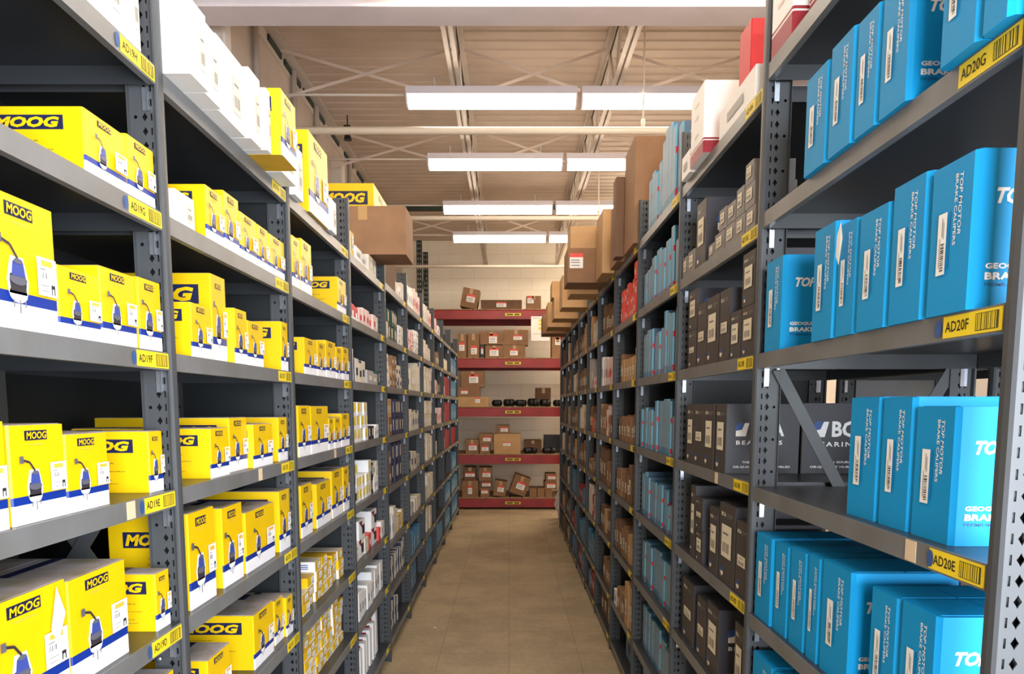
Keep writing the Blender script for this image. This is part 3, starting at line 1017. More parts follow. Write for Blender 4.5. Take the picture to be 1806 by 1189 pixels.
def topm_side(w, d, h, key):
    if key in _SP:
        return _SP[key]
    p = Print(near_map_right(w))
    p.text('TOP MOTOR', .03, .78 * h, min(d - .05, .20), .085 * h, 'label_white', 0, bold=.02, shear=.2)
    p.rect(.0, .03 * h, d, .13 * h, 'red_ink', 0)
    p.rect(.0, .60 * h, d, .69 * h, 'red_ink', 0)
    _SP[key] = p.mb.mesh('side_print')
    return _SP[key]

COUNT = {}
def carton(side, kind, y0, w, d, h, z, inset, label, group=None, detail=2, tilt=0.0, yaw=0.0, face_x=None):
    """one carton standing on a shelf; y0 = its end nearer the camera; detail 0 plain, 1 label, 2 full print"""
    body, top, bands, c, name, look, cat = STYLE[kind]
    if side == 'L':
        x = -(XL + inset) if face_x is None else face_x
        loc, rz = (x, y0, z + .0004), PI / 2 + yaw
    else:
        x = (XR + inset) if face_x is None else face_x
        loc, rz = (x, y0 + w, z + .0004), -PI / 2 + yaw
    o = link(name, body_mesh(kind, w, d, h), None, loc, (0, tilt, rz))
    tag(o, label, cat, group)
    if detail == 0:
        return o
    if kind == 'hub':
        if detail >= 2:
            link('front_print', hub_front(w, h), o)
            link('side_print', hub_side(d, h, near_map_left(d), ('hubside', round(d, 3), round(h, 3))), o)
        else:
            link('front_print', hub_front(w, h, True), o)
        link('label', hub_label(w, h), o)
        if z + h < CAM_Z + .02 and detail >= 2:
            mb = MB()
            mb.box((.003, d * .36, h + .0012), (w - .003, d * .36 + .022, h + .0018), 'navy', skip=(0,))
            link('tape', mb.mesh('tape'), o)
    elif kind == 'cyan':
        sd = COUNT.setdefault('cy', 0)
        COUNT['cy'] += 1
        link('front_print', cyan_front(w, h, sd), o)
        link('label', cyan_label(w, h, sd), o)
        link('side_print', cyan_side(w, d, h), o)
    elif kind == 'bca':
        link('front_print', bca_front(w, h), o)
        tall = R.random() < .65
        link('label', plain_label(kind, w, h, .2, .82, .33 if tall else .4, .74 if tall else .55), o)
        if detail >= 2:
            link('side_print', bca_side(w, d, h), o)
    elif kind == 'bcas':
        link('label', plain_label(kind, w, h, .22, .8, .3, .8), o)
    elif kind == 'hubw':
        link('label', plain_label(kind, w, h, .55, .85, .2, .75, 'label_cream'), o)
    elif kind == 'wred':
        p = Print(front_map)
        for v in (.78, .60, .34):
            p.rect(.30 * w, v * h, .62 * w, (v + .035) * h, 'pink_card', 0)
        link('front_print', p.mb.mesh('front_print'), o)
    elif kind == 'topm':
        link('side_print', topm_side(w, d, h, ('tm', round(w, 3), round(d, 3), round(h, 3))), o)
    elif kind == 'teal':
        link('label', plain_label(kind, w, h, .3, .6, .2, .5, 'navy_box', False), o)
    elif kind in ('brn', 'brnp', 'brnd'):
        link('label', plain_label(kind, w, h, .18, .72, .25, .62, 'label_cream'), o)
    elif kind in ('green', 'navy', 'blk'):
        link('label', plain_label(kind, w, h, .25, .62, .25, .85, 'label_cream', False), o)
    elif kind == 'book':
        key = ('bk', round(d, 3), round(h, 3))
        if key not in _SP:
            p = Print(near_map_left(d))
            p.poly([(.1 * d, .95 * h), (.92 * d, .95 * h), (.92 * d, .5 * h)], 'red_dark', 0)
            p.rect(.62 * d, .15 * h, .94 * d, .45 * h, 'navy', 0)
            _SP[key] = p.mb.mesh('side_print')
        link('side_print', _SP[key], o)
    elif kind == 'patch':
        key = ('patch', round(w, 3), round(h, 3))
        if key not in _FP:
            p = Print(front_map)
            p.poly([(.04 * w, .96 * h), (.55 * w, .96 * h), (.55 * w, .55 * h)], 'red_dark', 0)
            p.rect(.55 * w, .2 * h, .95 * w, .7 * h, 'navy', 0)
            _FP[key] = p.mb.mesh('front_print')
        link('front_print', _FP[key], o)
    elif kind == 'wyel':
        link('label', plain_label(kind, w, h, .12, .6, .3, .95, 'wy_label', False), o)
    elif kind == 'bulb':
        link('label', plain_label(kind, w, h, .45, .92, .12, .9, 'label_white'), o)
    elif kind == 'bulbw':
        link('label', plain_label(kind, w, h, .3, .75, .2, .85, 'label_white'), o)
        key = ('bw', round(d, 3), round(h, 3))
        if key not in _SP:
            p = Print(near_map_left(d))
            for v in (.65, .45, .25):
                p.rect(.60 * d, v * h, .85 * d, (v + .1) * h, 'ink_blue', 0)
            _SP[key] = p.mb.mesh('side_print')
        link('side_print', _SP[key], o)
    elif kind in ('wht', 'cream', 'grey', 'pink', 'redt', 'coral', 'red', 'navyw'):
        m = {'wht': 'grey_card', 'cream': 'white_card', 'grey': 'label_cream', 'pink': 'red_card', 'redt': 'label_white', 'coral': 'pink_card', 'red': 'pink_card', 'navyw': 'navy_box'}[kind]
        link('label', plain_label(kind, w, h, .25, .7, .3, .62, m, False), o)
    return o

# --- cartons of the near bays, measured one by one: kind, start along the aisle, width, depth, height, shelf z, set-back, lift
NEAR = {
    ('L', 1, 0): [
        ('hubw', 1.2549, 0.0885, 0.300, 0.1700, -0.020, 0.0000, {}),
        ('hubw', 1.3831, 0.1045, 0.300, 0.1700, 0.000, 0.0000, {}),
        ('hubw', 1.4918, 0.0569, 0.300, 0.1800, 0.000, 0.0000, {}),
    ],
    ('L', 1, 1): [
        ('hub', 1.3370, 0.1425, 0.400, 0.1147, 0.008, 0.0000, {}),
        ('hub', 1.4838, 0.1102, 0.360, 0.1225, 0.008, 0.0000, {}),
    ],
    ('L', 1, 2): [
        ('hub', 0.9418, 0.1250, 0.300, 0.1753, 0.008, 0.0000, {}),
        ('hub', 1.0691, 0.1615, 0.300, 0.2052, 0.008, 0.0000, {}),
        ('hub', 1.2322, 0.1259, 0.340, 0.1210, 0.008, 0.0000, {}),
        ('hub', 1.3600, 0.1278, 0.340, 0.1436, 0.008, 0.0000, {}),
        ('hub', 1.4991, 0.0949, 0.340, 0.1475, 0.008, 0.0000, {}),
    ],
    ('L', 1, 3): [
        ('hub', 0.9378, 0.1418, 0.300, 0.1654, 0.008, 0.0000, {}),
        ('hub', 1.0916, 0.1373, 0.300, 0.1579, 0.012, 0.0000, {}),
        ('hub', 1.2306, 0.1298, 0.340, 0.1381, 0.012, 0.0000, {}),
        ('hub', 1.5313, 0.0627, 0.370, 0.1328, 0.020, 0.0000, {}),
    ],
    ('L', 1, 4): [
        ('hub', 1.0093, 0.2023, 0.330, 0.1994, 0.015, 0.0000, {}),
        ('hub', 1.2165, 0.1877, 0.330, 0.1917, 0.015, 0.0000, {}),
        ('hub', 1.5293, 0.0647, 0.220, 0.1290, 0.020, 0.0000, {}),
    ],
    ('L', 1, 5): [
        ('hub', 1.4576, 0.1364, 0.300, 0.2000, 0.020, 0.0000, {}),
    ],
    ('L', 2, 0): [
        ('hubw', 1.6400, 0.0950, 0.300, 0.1650, -0.060, 0.0000, {}),
        ('hubw', 1.7370, 0.0940, 0.300, 0.1650, -0.050, 0.0000, {}),
        ('hubw', 1.8330, 0.1820, 0.300, 0.1800, -0.042, 0.0000, {}),
        ('hubw', 2.0180, 0.0890, 0.300, 0.1850, -0.055, 0.0000, {}),
        ('hubw', 2.1090, 0.0360, 0.300, 0.1700, -0.070, 0.0000, {}),
        ('hub', 2.1480, 0.1450, 0.300, 0.1850, -0.100, 0.0000, {}),
        ('hubw', 2.3000, 0.1500, 0.300, 0.1500, -0.050, 0.0000, {}),
    ],
    ('L', 2, 1): [
        ('hubw', 1.6847, 0.1039, 0.120, 0.0750, 0.008, 0.0000, {}),
        ('hub', 1.8540, 0.1118, 0.360, 0.1347, 0.008, 0.0000, {}),
        ('hub', 1.9697, 0.1097, 0.360, 0.1546, 0.008, 0.0000, {}),
        ('hub', 2.0837, 0.1382, 0.360, 0.1303, 0.008, 0.0000, {}),
        ('hub', 2.2268, 0.0981, 0.360, 0.1297, 0.008, 0.0000, {}),
        ('hub', 2.3303, 0.1563, 0.360, 0.1272, 0.008, 0.0000, {}),
    ],
    ('L', 2, 2): [
        ('hub', 1.7416, 0.1157, 0.240, 0.1302, 0.008, 0.0000, {}),
        ('hub', 1.9175, 0.0976, 0.360, 0.2301, 0.030, 0.0000, {}),
        ('hub', 2.0168, 0.0933, 0.360, 0.1532, 0.008, 0.0000, {}),
        ('hub', 2.1147, 0.1314, 0.360, 0.1310, 0.008, 0.0000, {}),
        ('hub', 2.4248, 0.0702, 0.380, 0.1637, 0.008, 0.0000, {}),
    ],
    ('L', 2, 3): [
        ('hub', 1.8318, 0.1204, 0.360, 0.1289, 0.012, 0.0000, {}),
        ('hub', 2.0023, 0.1367, 0.380, 0.1535, 0.030, 0.0000, {}),
        ('hub', 2.1405, 0.1719, 0.200, 0.1312, 0.012, 0.0000, {}),
        ('hub', 2.4006, 0.0944, 0.400, 0.1481, 0.020, 0.0000, {}),
    ],
    ('L', 2, 4): [
        ('hub', 1.6875, 0.1520, 0.195, 0.2381, 0.015, 0.0000, {}),
        ('hub', 1.9009, 0.1463, 0.250, 0.2205, 0.020, 0.0000, {}),
        ('hub', 2.0700, 0.2575, 0.220, 0.1821, 0.020, 0.0000, {}),
        ('hub', 2.3806, 0.1144, 0.420, 0.2080, 0.020, 0.0000, {}),
    ],
    ('L', 2, 5): [
        ('hub', 1.7728, 0.1481, 0.250, 0.1514, 0.020, 0.0000, {}),
        ('hub', 2.1043, 0.1797, 0.400, 0.1709, 0.020, 0.0000, {}),
        ('hub', 2.3260, 0.0933, 0.300, 0.1525, 0.030, 0.0000, {}),
        ('hub', 2.4209, 0.0741, 0.300, 0.1387, 0.020, 0.0000, {}),
    ],
    ('L', 3, 0): [
        ('hubw', 2.5350, 0.1050, 0.300, 0.1700, -0.020, 0.0000, {}),
        ('hub', 2.7528, 0.2799, 0.250, 0.2950, -0.012, 0.0000, {}),
        ('hubw', 3.0343, 0.0995, 0.300, 0.1300, -0.020, 0.0000, {}),
    ],
    ('L', 3, 1): [
        ('hub', 2.5764, 0.0966, 0.360, 0.1791, 0.008, 0.0000, {}),
        ('hub', 2.6874, 0.1372, 0.300, 0.1928, 0.008, 0.0000, {}),
        ('brn', 2.9500, 0.2000, 0.200, 0.1700, 0.200, 0.0000, {}),
        ('hub', 3.2390, 0.1670, 0.380, 0.1514, 0.008, 0.0000, {}),
    ],
    ('L', 3, 2): [
        ('hub', 2.6929, 0.1745, 0.300, 0.1363, 0.008, 0.0000, {}),
        ('hub', 2.8759, 0.1241, 0.300, 0.1357, 0.008, 0.0000, {}),
        ('hub', 3.0093, 0.1671, 0.300, 0.1544, 0.008, 0.0000, {}),
        ('hub', 3.1867, 0.1080, 0.300, 0.1407, 0.008, 0.0000, {}),
        ('hub', 3.3059, 0.1261, 0.300, 0.1503, 0.008, 0.0000, {}),
    ],
    ('L', 3, 3): [
        ('hub', 2.5888, 0.1570, 0.300, 0.1880, 0.008, 0.0000, {}),
        ('hub', 2.7537, 0.2616, 0.300, 0.1856, 0.008, 0.0000, {}),
        ('hub', 3.0249, 0.0890, 0.300, 0.1348, 0.008, 0.0000, {}),
        ('hub', 3.1240, 0.1168, 0.250, 0.1355, 0.008, 0.0000, {}),
        ('hub', 3.2519, 0.1630, 0.300, 0.1513, 0.008, 0.0000, {}),
    ],
    ('L', 3, 4): [
        ('hub', 2.6338, 0.1475, 0.200, 0.1983, 0.020, 0.0000, {}),
        ('hub', 2.8483, 0.2217, 0.200, 0.1807, 0.020, 0.0000, {}),
        ('hub', 3.1001, 0.1936, 0.380, 0.2101, 0.020, 0.0000, {}),
        ('hub', 3.3167, 0.1153, 0.300, 0.2086, 0.020, 0.0000, {}),
    ],
    ('R', 1, 0): [
        ('wred', 1.5739, 0.2109, 0.330, 0.2800, 0.030, 0.0000, {}),
        ('wred', 1.8043, 0.1412, 0.330, 0.3000, 0.000, 0.0000, {}),
    ],
    ('R', 1, 1): [
        ('cyan', 0.9910, 0.0623, 0.200, 0.2200, -0.020, 0.0000, {}),
        ('cyan', 1.0569, 0.0944, 0.200, 0.2200, -0.020, 0.0000, {}),
        ('cyan', 1.2522, 0.0999, 0.200, 0.2104, -0.010, 0.0000, {}),
        ('cyan', 1.3562, 0.0889, 0.200, 0.2132, -0.010, 0.0000, {}),
        ('cyan', 1.4467, 0.1078, 0.200, 0.2187, -0.012, 0.0000, {}),
        ('cyan', 1.5599, 0.1166, 0.200, 0.2077, -0.012, 0.0000, {}),
    ],
    ('R', 1, 2): [
        ('cyan', 1.0601, 0.1146, 0.200, 0.2273, -0.006, 0.0000, {}),
        ('cyan', 1.1811, 0.1089, 0.200, 0.2353, -0.006, 0.0000, {}),
        ('cyan', 1.2939, 0.1136, 0.200, 0.2191, -0.006, 0.0000, {}),
        ('cyan', 1.4139, 0.0865, 0.200, 0.2228, -0.004, 0.0000, {}),
        ('cyan', 1.5021, 0.1104, 0.200, 0.2383, -0.006, 0.0000, {}),
        ('cyan', 1.7984, 0.1234, 0.200, 0.2306, 0.000, 0.0000, {}),
    ],
    ('R', 1, 3): [
        ('cyan', 1.1170, 0.1182, 0.200, 0.2223, 0.025, 0.0000, {}),
        ('cyan', 1.2388, 0.1073, 0.220, 0.2387, 0.025, 0.0000, {}),
        ('cyan', 1.3503, 0.1230, 0.200, 0.2399, 0.025, 0.0000, {}),
    ],
    ('R', 1, 4): [
        ('cyan', 1.1251, 0.1119, 0.220, 0.2405, 0.020, 0.0000, {}),
        ('cyan', 1.2428, 0.0998, 0.220, 0.2378, 0.020, 0.0000, {}),
        ('cyan', 1.4050, 0.1401, 0.220, 0.2465, 0.015, 0.0000, {}),
        ('cyan', 1.5510, 0.0682, 0.220, 0.2422, 0.015, 0.0000, {}),
        ('cyan', 1.6257, 0.0963, 0.220, 0.2391, 0.015, 0.0000, {}),
        ('cyan', 1.7293, 0.0972, 0.220, 0.2328, 0.015, 0.0000, {}),
        ('cyan', 1.8281, 0.1249, 0.220, 0.2344, 0.010, 0.0000, {}),
    ],
    ('R', 1, 5): [
        ('cyan', 1.4738, 0.1565, 0.220, 0.2500, 0.010, 0.0000, {}),
        ('cyan', 1.6372, 0.1508, 0.220, 0.2500, 0.010, 0.0000, {}),
        ('cyan', 1.7962, 0.1518, 0.220, 0.2500, 0.010, 0.0000, {}),
    ],
    ('R', 2, 0): [
        ('wht', 2.0566, 0.3406, 0.330, 0.0850, -0.000, 0.0000, {}),
        ('redc', 2.2010, 0.1042, 0.220, 0.1900, 0.030, 0.0875, {}),
        ('wred', 2.4944, 0.1735, 0.330, 0.2326, -0.025, 0.0000, {}),
        ('wht', 2.6958, 0.1201, 0.300, 0.0822, -0.020, 0.0000, {}),
    ],
    ('R', 2, 1): [
        ('bcas', 2.0478, 0.0816, 0.120, 0.0660, 0.008, 0.0000, {}),
        ('bcas', 2.0594, 0.0820, 0.120, 0.0660, 0.008, 0.0680, {}),
        ('bcas', 2.0757, 0.0677, 0.120, 0.0600, 0.008, 0.1360, {}),
        ('bcas', 2.1394, 0.0840, 0.120, 0.0660, 0.008, 0.0000, {}),
        ('bcas', 2.1515, 0.0680, 0.120, 0.0800, 0.008, 0.0680, {}),
        ('bcas', 2.2288, 0.0974, 0.120, 0.0660, 0.008, 0.0000, {}),
        ('bcas', 2.2304, 0.0792, 0.120, 0.0600, 0.008, 0.0680, {}),
        ('bcas', 2.3214, 0.0734, 0.120, 0.0660, 0.008, 0.0680, {}),
        ('bcas', 2.3383, 0.1011, 0.120, 0.0660, 0.008, 0.0000, {}),
        ('bcas', 2.4460, 0.0682, 0.120, 0.0500, 0.008, 0.0000, {}),
        ('bca', 2.5571, 0.1219, 0.340, 0.2281, 0.008, 0.0000, {}),
        ('bcas', 2.7031, 0.0926, 0.150, 0.0850, 0.008, 0.0000, {}),
        ('bcas', 2.8045, 0.0765, 0.150, 0.0800, 0.008, 0.0000, {}),
    ],
    ('R', 2, 2): [
        ('bca', 2.0204, 0.1131, 0.200, 0.1450, 0.008, 0.0000, {}),
        ('bca', 2.0309, 0.1074, 0.200, 0.1500, 0.008, 0.1465, {}),
        ('bca', 2.1439, 0.0988, 0.200, 0.1429, 0.008, 0.0000, {}),
        ('bca', 2.2543, 0.1032, 0.280, 0.2250, 0.008, 0.0000, {}),
        ('bca', 2.3702, 0.1430, 0.220, 0.2256, 0.008, 0.0000, {}),
        ('bca', 2.5204, 0.1139, 0.220, 0.2217, 0.008, 0.0000, {}),
        ('bca', 2.6490, 0.1161, 0.200, 0.1450, 0.008, 0.1415, {}),
        ('bca', 2.6503, 0.1088, 0.200, 0.1400, 0.008, 0.0000, {}),
    ],
    ('R', 2, 3): [
        ('bca', 2.2520, 0.1120, 0.270, 0.2220, 0.249, 0.0000, {}),
        ('bca', 2.2528, 0.1131, 0.235, 0.2195, 0.008, 0.0000, {}),
        ('bca', 2.3859, 0.1197, 0.240, 0.2208, 0.008, 0.0000, {}),
        ('bca', 2.5130, 0.1248, 0.240, 0.2210, 0.008, 0.0000, {}),
        ('bca', 2.6460, 0.1026, 0.240, 0.2212, 0.008, 0.0000, {}),
    ],
    ('R', 2, 4): [
        ('bca', 2.0051, 0.1143, 0.220, 0.2209, 0.008, 0.0000, {}),
        ('bca', 2.1305, 0.1606, 0.240, 0.2534, 0.008, 0.0000, {}),
        ('bca', 2.3039, 0.1009, 0.240, 0.2224, 0.008, 0.0000, {}),
        ('bca', 2.4845, 0.0930, 0.220, 0.1150, 0.008, 0.0000, {}),
        ('bca', 2.4966, 0.0930, 0.220, 0.1150, 0.008, 0.1165, {}),
        ('bca', 2.5937, 0.0667, 0.240, 0.2679, 0.008, 0.0000, {}),
    ],
    ('R', 2, 5): [
        ('bca', 2.0500, 0.0871, 0.200, 0.2626, 0.020, 0.0000, {}),
        ('bca', 2.3014, 0.1455, 0.240, 0.2435, 0.020, 0.0000, {}),
        ('bca', 2.4617, 0.1166, 0.240, 0.2271, 0.020, 0.0000, {}),
        ('bca', 2.6279, 0.1702, 0.240, 0.2437, 0.020, 0.0000, {}),
    ],
}
def shelf_phrase(side, bay, lv):
    if bay == 1:
        return 'on the %s%s shelf' % ('AD19' if side == 'L' else 'AD20', LETTER[lv])
    return '%s shelf down, %s %s bay' % (ord_(lv + 1), ord_(bay), 'left' if side == 'L' else 'right')
SIZE = lambda h: 'tall ' if h > .22 else ('low ' if h < .10 else '')
for (side, bay, lv), rows_ in NEAR.items():
    z0 = levels(side, bay)[lv]
    order = sorted(rows_, key=lambda r: r[1])
    for i, (kind, y0, w, d, h, inset, up, opt) in enumerate(order):
        look = STYLE[kind][5]
        same = [r for r in order if (r[6] > .02) == (up > .02)]
        n = same.index(order[i]) + 1
        lab = '%s%s, %s from near post, %s' % ('upper ' if up > .02 else SIZE(h), look, ord_(n), shelf_phrase(side, bay, lv))
        det = 2 if (bay <= 3 and side == 'L') or side == 'R' else 1
        if bay == 3 and kind == 'hub':
            det = 2 if w > .08 else 1
        carton(side, kind, y0, w, d, h, z0 + up, inset, lab, 'cartons on the near shelves', det, opt.get('tilt', 0), opt.get('yaw', 0))

# --- cartons of the farther bays, shelf by shelf: (kind, how many, width, height, depth, layers, gap after)
def fill(side, bay, lv, specs, start=.03, inset=.012, jit=.10, stop=None):
    posts = POST_L if side == 'L' else POST_R
    lim = posts[bay] - .02
    D = DL if side == 'L' else DR
    z0 = levels(side, bay)[lv]
    room = (levels(side, bay)[lv - 1] - LIP - .006 - z0) if lv > 0 else 1.0
    y = posts[bay - 1] + .02 + start
    ph = shelf_phrase(side, bay, lv)
    col = 0
    for kind, n, w, h, d, layers, gap in specs:
        for i in range(n):
            ww = round(w * R.uniform(1 - jit * .5, 1 + jit * .5), 3)
            if y + ww > lim:
                return
            z = z0
            dd = min(d, D - .03 - inset)
            base = R.uniform(0, .012)
            col += 1
            lay = 0
            for k in range(layers):
                if layers > 2 and k == layers - 1 and R.random() < .3:
                    continue
                hh = round(h * (R.uniform(1 - jit, 1 + jit) if layers == 1 else 1), 3)
                if z - z0 + hh > room:
                    break
                kk = kind
                if kind == 'bulb' and R.random() < .5:
                    kk = 'bulbw'
                if kind == 'wht' and R.random() < .25:
                    kk = 'cream'
                if kind == 'brn' and R.random() < .3:
                    kk = R.choice(('brnp', 'brnd'))
                lay += 1
                if layers == 1:
                    lab = '%s, %s from near post, %s' % (STYLE[kk][5], ord_(col), ph)
                else:
                    lab = '%s, %s column, %s up, %s' % (STYLE[kk][5], ord_(col), ord_(lay), ph)
                carton(side, kk, y, ww, dd, hh, z, inset + base + (R.uniform(0, .01) if layers > 1 else 0), lab, 'cartons %s' % ph, 1 if posts[bay - 1] < 8 else 0)
                z += hh + .0018
            y += ww + .0025
        y += gap

# left row
fill('L', 3, 5, [('bulb', 3, .095, .040, .16, 3, .01), ('bulb', 3, .090, .040, .20, 4, .015), ('bulb', 2, .095, .042, .16, 4, 0)], inset=.03)
fill('L', 3, 6, [('bulb', 2, .10, .040, .18, 5, .004), ('bulb', 3, .088, .040, .16, 6, .004), ('bulb', 3, .10, .040, .2, 6, 0)], inset=.03)
fill('L', 4, 0, [('bulb', 1, .07, .10, .2, 1, .03), ('wht', 2, .16, .06, .38, 1, .02), ('wht', 2, .12, .09, .3, 1, 0)], inset=0)
fill('L', 4, 1, [('brn', 1, .05, .20, .3, 1, .01), ('redt', 2, .085, .085, .15, 1, .01), ('pink', 5, .085, .09, .16, 1, 0), ('wht', 1, .08, .09, .2, 1, 0)])
fill('L', 4, 2, [('wht', 1, .10, .15, .25, 1, .0), ('navyw', 3, .085, .11, .25, 1, .02), ('grey', 2, .18, .07, .36, 1, .01), ('green', 1, .06, .09, .2, 1, 0)])
fill('L', 4, 3, [('wyel', 5, .085, .067, .2, 3, .01), ('blk', 2, .08, .07, .2, 1, .01), ('wht', 2, .07, .07, .2, 1, 0)])
fill('L', 4, 4, [('patch', 1, .09, .08, .2, 2, 0), ('wyel', 5, .075, .064, .2, 3, .02), ('blk', 1, .075, .085, .2, 2, 0), ('wht', 2, .07, .085, .2, 2, 0)])
fill('L', 4, 5, [('wht', 1, .14, .05, .25, 2, .01), ('patch', 1, .15, .10, .25, 2, .01), ('wht', 1, .09, .09, .2, 1, .01), ('coral', 1, .08, .08, .2, 1, .01), ('patch', 1, .17, .10, .28, 2, .01), ('coral', 1, .07, .08, .2, 1, .0), ('wht', 2, .06, .10, .2, 1, 0)], inset=.02)
fill('L', 4, 6, [('patch', 1, .08, .09, .2, 1, .01), ('wht', 5, .075, .135, .25, 1, .004), ('wht', 4, .085, .16, .28, 1, 0)], inset=.02)
fill('L', 4, 7, [('bulb', 1, .08, .12, .2, 1, .01), *[('book', 1, .055, .19 + .006 * q_, .26, 1, .042) for q_ in range(6)], ('book', 1, .06, .30, .3, 1, 0)], inset=.04, jit=.04)
fill('L', 5, 0, [('wht', 2, .10, .09, .26, 1, .01), ('wht', 3, .10, .13, .3, 1, 0)], start=.56)
fill('L', 5, 1, [('cream', 2, .08, .10, .15, 1, .01), ('green', 2, .10, .10, .2, 2, .01), ('green', 2, .10, .10, .2, 2, .01), ('wht', 2, .09, .07, .2, 2, 0)])
fill('L', 5, 2, [('wht', 2, .10, .07, .3, 3, .005), ('brn', 3, .09, .07, .3, 3, .005), ('navyw', 2, .10, .08, .3, 2, 0)])
fill('L', 5, 3, [('brn', 3, .09, .12, .2, 2, .06), ('navy', 5, .085, .12, .25, 2, 0)])
fill('L', 5, 4, [('brn', 3, .08, .11, .2, 2, .04), ('navy', 4, .085, .13, .25, 2, 0)])
fill('L', 5, 5, [('wht', 3, .08, .17, .25, 1, .01), ('cream', 2, .09, .18, .25, 1, .01), ('bulb', 3, .08, .12, .2, 1, 0)])
fill('L', 5, 6, [('navy', 2, .09, .15, .3, 1, .0), *[('navyw', 1, .045, .16, .3, 1, .035)] * 6, ('navyw', 2, .07, .19, .3, 1, .02)], inset=.03)
fill('L', 5, 7, [*[('navyw', 1, .05, .13, .3, 1, .03)] * 3, *[('navyw', 1, .05, .19, .3, 1, .03)] * 3], inset=.03)
fill('L', 6, 0, [('wht', 6, .07, .17, .2, 1, .0), ('pink', 6, .07, .18, .2, 1, 0)])
fill('L', 6, 1, [('pink', 5, .085, .055, .2, 3, .01), ('wht', 5, .085, .065, .2, 3, 0)])
fill('L', 6, 2, [('navyw', 3, .06, .14, .25, 1, .01), ('cream', 1, .30, .18, .35, 1, .01), ('cream', 3, .09, .22, .3, 1, 0)])
fill('L', 6, 3, [('cream', 1, .08, .16, .3, 1, .01), ('teal', 1, .05, .15, .3, 1, .0), ('cream', 1, .15, .16, .3, 1, .01), ('navyw', 5, .075, .15, .3, 1, 0)])
fill('L', 6, 4, [('blk', 2, .10, .10, .2, 1, .02), ('navyw', 2, .14, .14, .3, 1, .0), ('grey', 3, .09, .10, .2, 1, 0)])
fill('L', 6, 5, [('grey', 4, .09, .10, .2, 1, .03), ('cream', 4, .10, .11, .25, 1, 0)])
fill('L', 6, 6, [('teal', 8, .09, .17, .25, 1, .0)])
fill('L', 6, 7, [('teal', 3, .10, .17, .25, 1, .01), ('teal', 2, .12, .2, .3, 1, 0)], inset=.03)
fill('L', 7, 0, [('wht', 6, .075, .17, .2, 1, 0), ('pink', 6, .075, .15, .2, 1, 0)])
fill('L', 7, 1, [('cream', 1, .38, .19, .3, 1, .01), ('cream', 3, .12, .14, .3, 1, 0)])
fill('L', 7, 2, [('cream', 6, .13, .12, .3, 2, 0)])
fill('L', 7, 3, [('cream', 6, .13, .12, .3, 2, 0)])
fill('L', 7, 4, [('cream', 2, .16, .10, .3, 2, .0), ('cream', 4, .12, .24, .3, 1, 0)])
fill('L', 7, 5, [('cream', 3, .10, .14, .3, 1, .0), ('cream', 5, .10, .2, .3, 1, 0)])
fill('L', 7, 6, [('cream', 3, .12, .12, .3, 2, .0), ('cream', 3, .10, .2, .3, 1, 0)])
fill('L', 7, 7, [('teal', 7, .11, .20, .3, 1, 0)], inset=.03)
fill('L', 8, 0, [('pink', 5, .09, .15, .2, 1, .02), ('wht', 4, .09, .11, .2, 1, 0)])
fill('L', 8, 1, [('cream', 2, .12, .12, .3, 1, .02), ('brn', 3, .14, .14, .3, 1, 0)])
fill('L', 8, 2, [('pink', 4, .09, .14, .3, 1, .01), ('blk', 3, .12, .12, .3, 1, 0)])
fill('L', 8, 3, [('blk', 3, .10, .12, .3, 1, .01), ('pink', 5, .10, .16, .3, 1, 0)])
fill('L', 8, 4, [('cream', 2, .18, .14, .3, 1, 0)])
fill('L', 8, 7, [('teal', 3, .12, .16, .3, 1, .1), ('teal', 3, .12, .2, .3, 1, 0)])
fill('L', 9, 1, [('cream', 3, .2, .13, .3, 1, 0)])
for lv_ in (2, 3, 4):
    fill('L', 9, lv_, [('pink', 2, .14, .12, .3, 1, .0), ('red', 6, .11, .22, .3, 1, 0)])
fill('L', 9, 6, [('teal', 6, .12, .2, .3, 1, 0)], start=.3)
fill('L', 9, 7, [('teal', 7, .12, .2, .3, 1, 0)])
for lv_ in (1, 2, 3):
    fill('L', 10, lv_, [('teal', 9, .12, .21, .3, 1, 0)])
fill('L', 10, 4, [('red', 8, .12, .22, .3, 1, 0)])
for lv_ in (5, 6, 7):
    fill('L', 10, lv_, [('teal', 9, .12, .2, .3, 1, 0)])

# right row (far end of each bay is on the left in the picture)
fill('R', 3, 0, [('topm', 2, .075, .29, .26, 1, .004), ('topm', 3, .07, .33, .24, 1, .004), ('topm', 4, .07, .24, .22, 1, .0)], start=.02, inset=0, jit=.06)
fill('R', 3, 1, [('topm', 2, .06, .21, .24, 1, .03), ('topm', 1, .05, .27, .26, 1, .02), ('topm', 4, .085, .23, .24, 1, .006), ('topm', 4, .07, .19, .24, 1, 0)])
fill('R', 3, 2, [('topm', 5, .045, .26, .24, 1, .0), ('topm', 1, .05, .29, .26, 1, .0), ('topm', 3, .075, .20, .24, 1, .0), ('topm', 4, .07, .22, .26, 1, 0)], jit=.05)
fill('R', 3, 3, [('topm', 2, .05, .17, .24, 1, 0), ('topm', 6, .055, .23, .24, 1, .002), ('topm', 6, .06, .20, .24, 1, 0)], jit=.06)
fill('R', 3, 4, [('grey', 1, .06, .06, .15, 2, .01), ('topm', 2, .06, .13, .22, 1, .01), ('topm', 6, .07, .2, .26, 1, .004), ('topm', 3, .07, .22, .24, 1, 0)], inset=.02)
fill('R', 3, 5, [('topm', 1, .07, .12, .2, 1, .05), ('topm', 2, .11, .22, .28, 1, .004), ('topm', 5, .085, .22, .28, 1, 0)], inset=.03, jit=.04)
fill('R', 3, 6, [('topm', 3, .10, .19, .28, 1, .01), ('topm', 5, .085, .22, .28, 1, 0)], inset=.03, jit=.05)
fill('R', 3, 7, [('topm', 7, .10, .2, .28, 1, 0)], inset=.03)
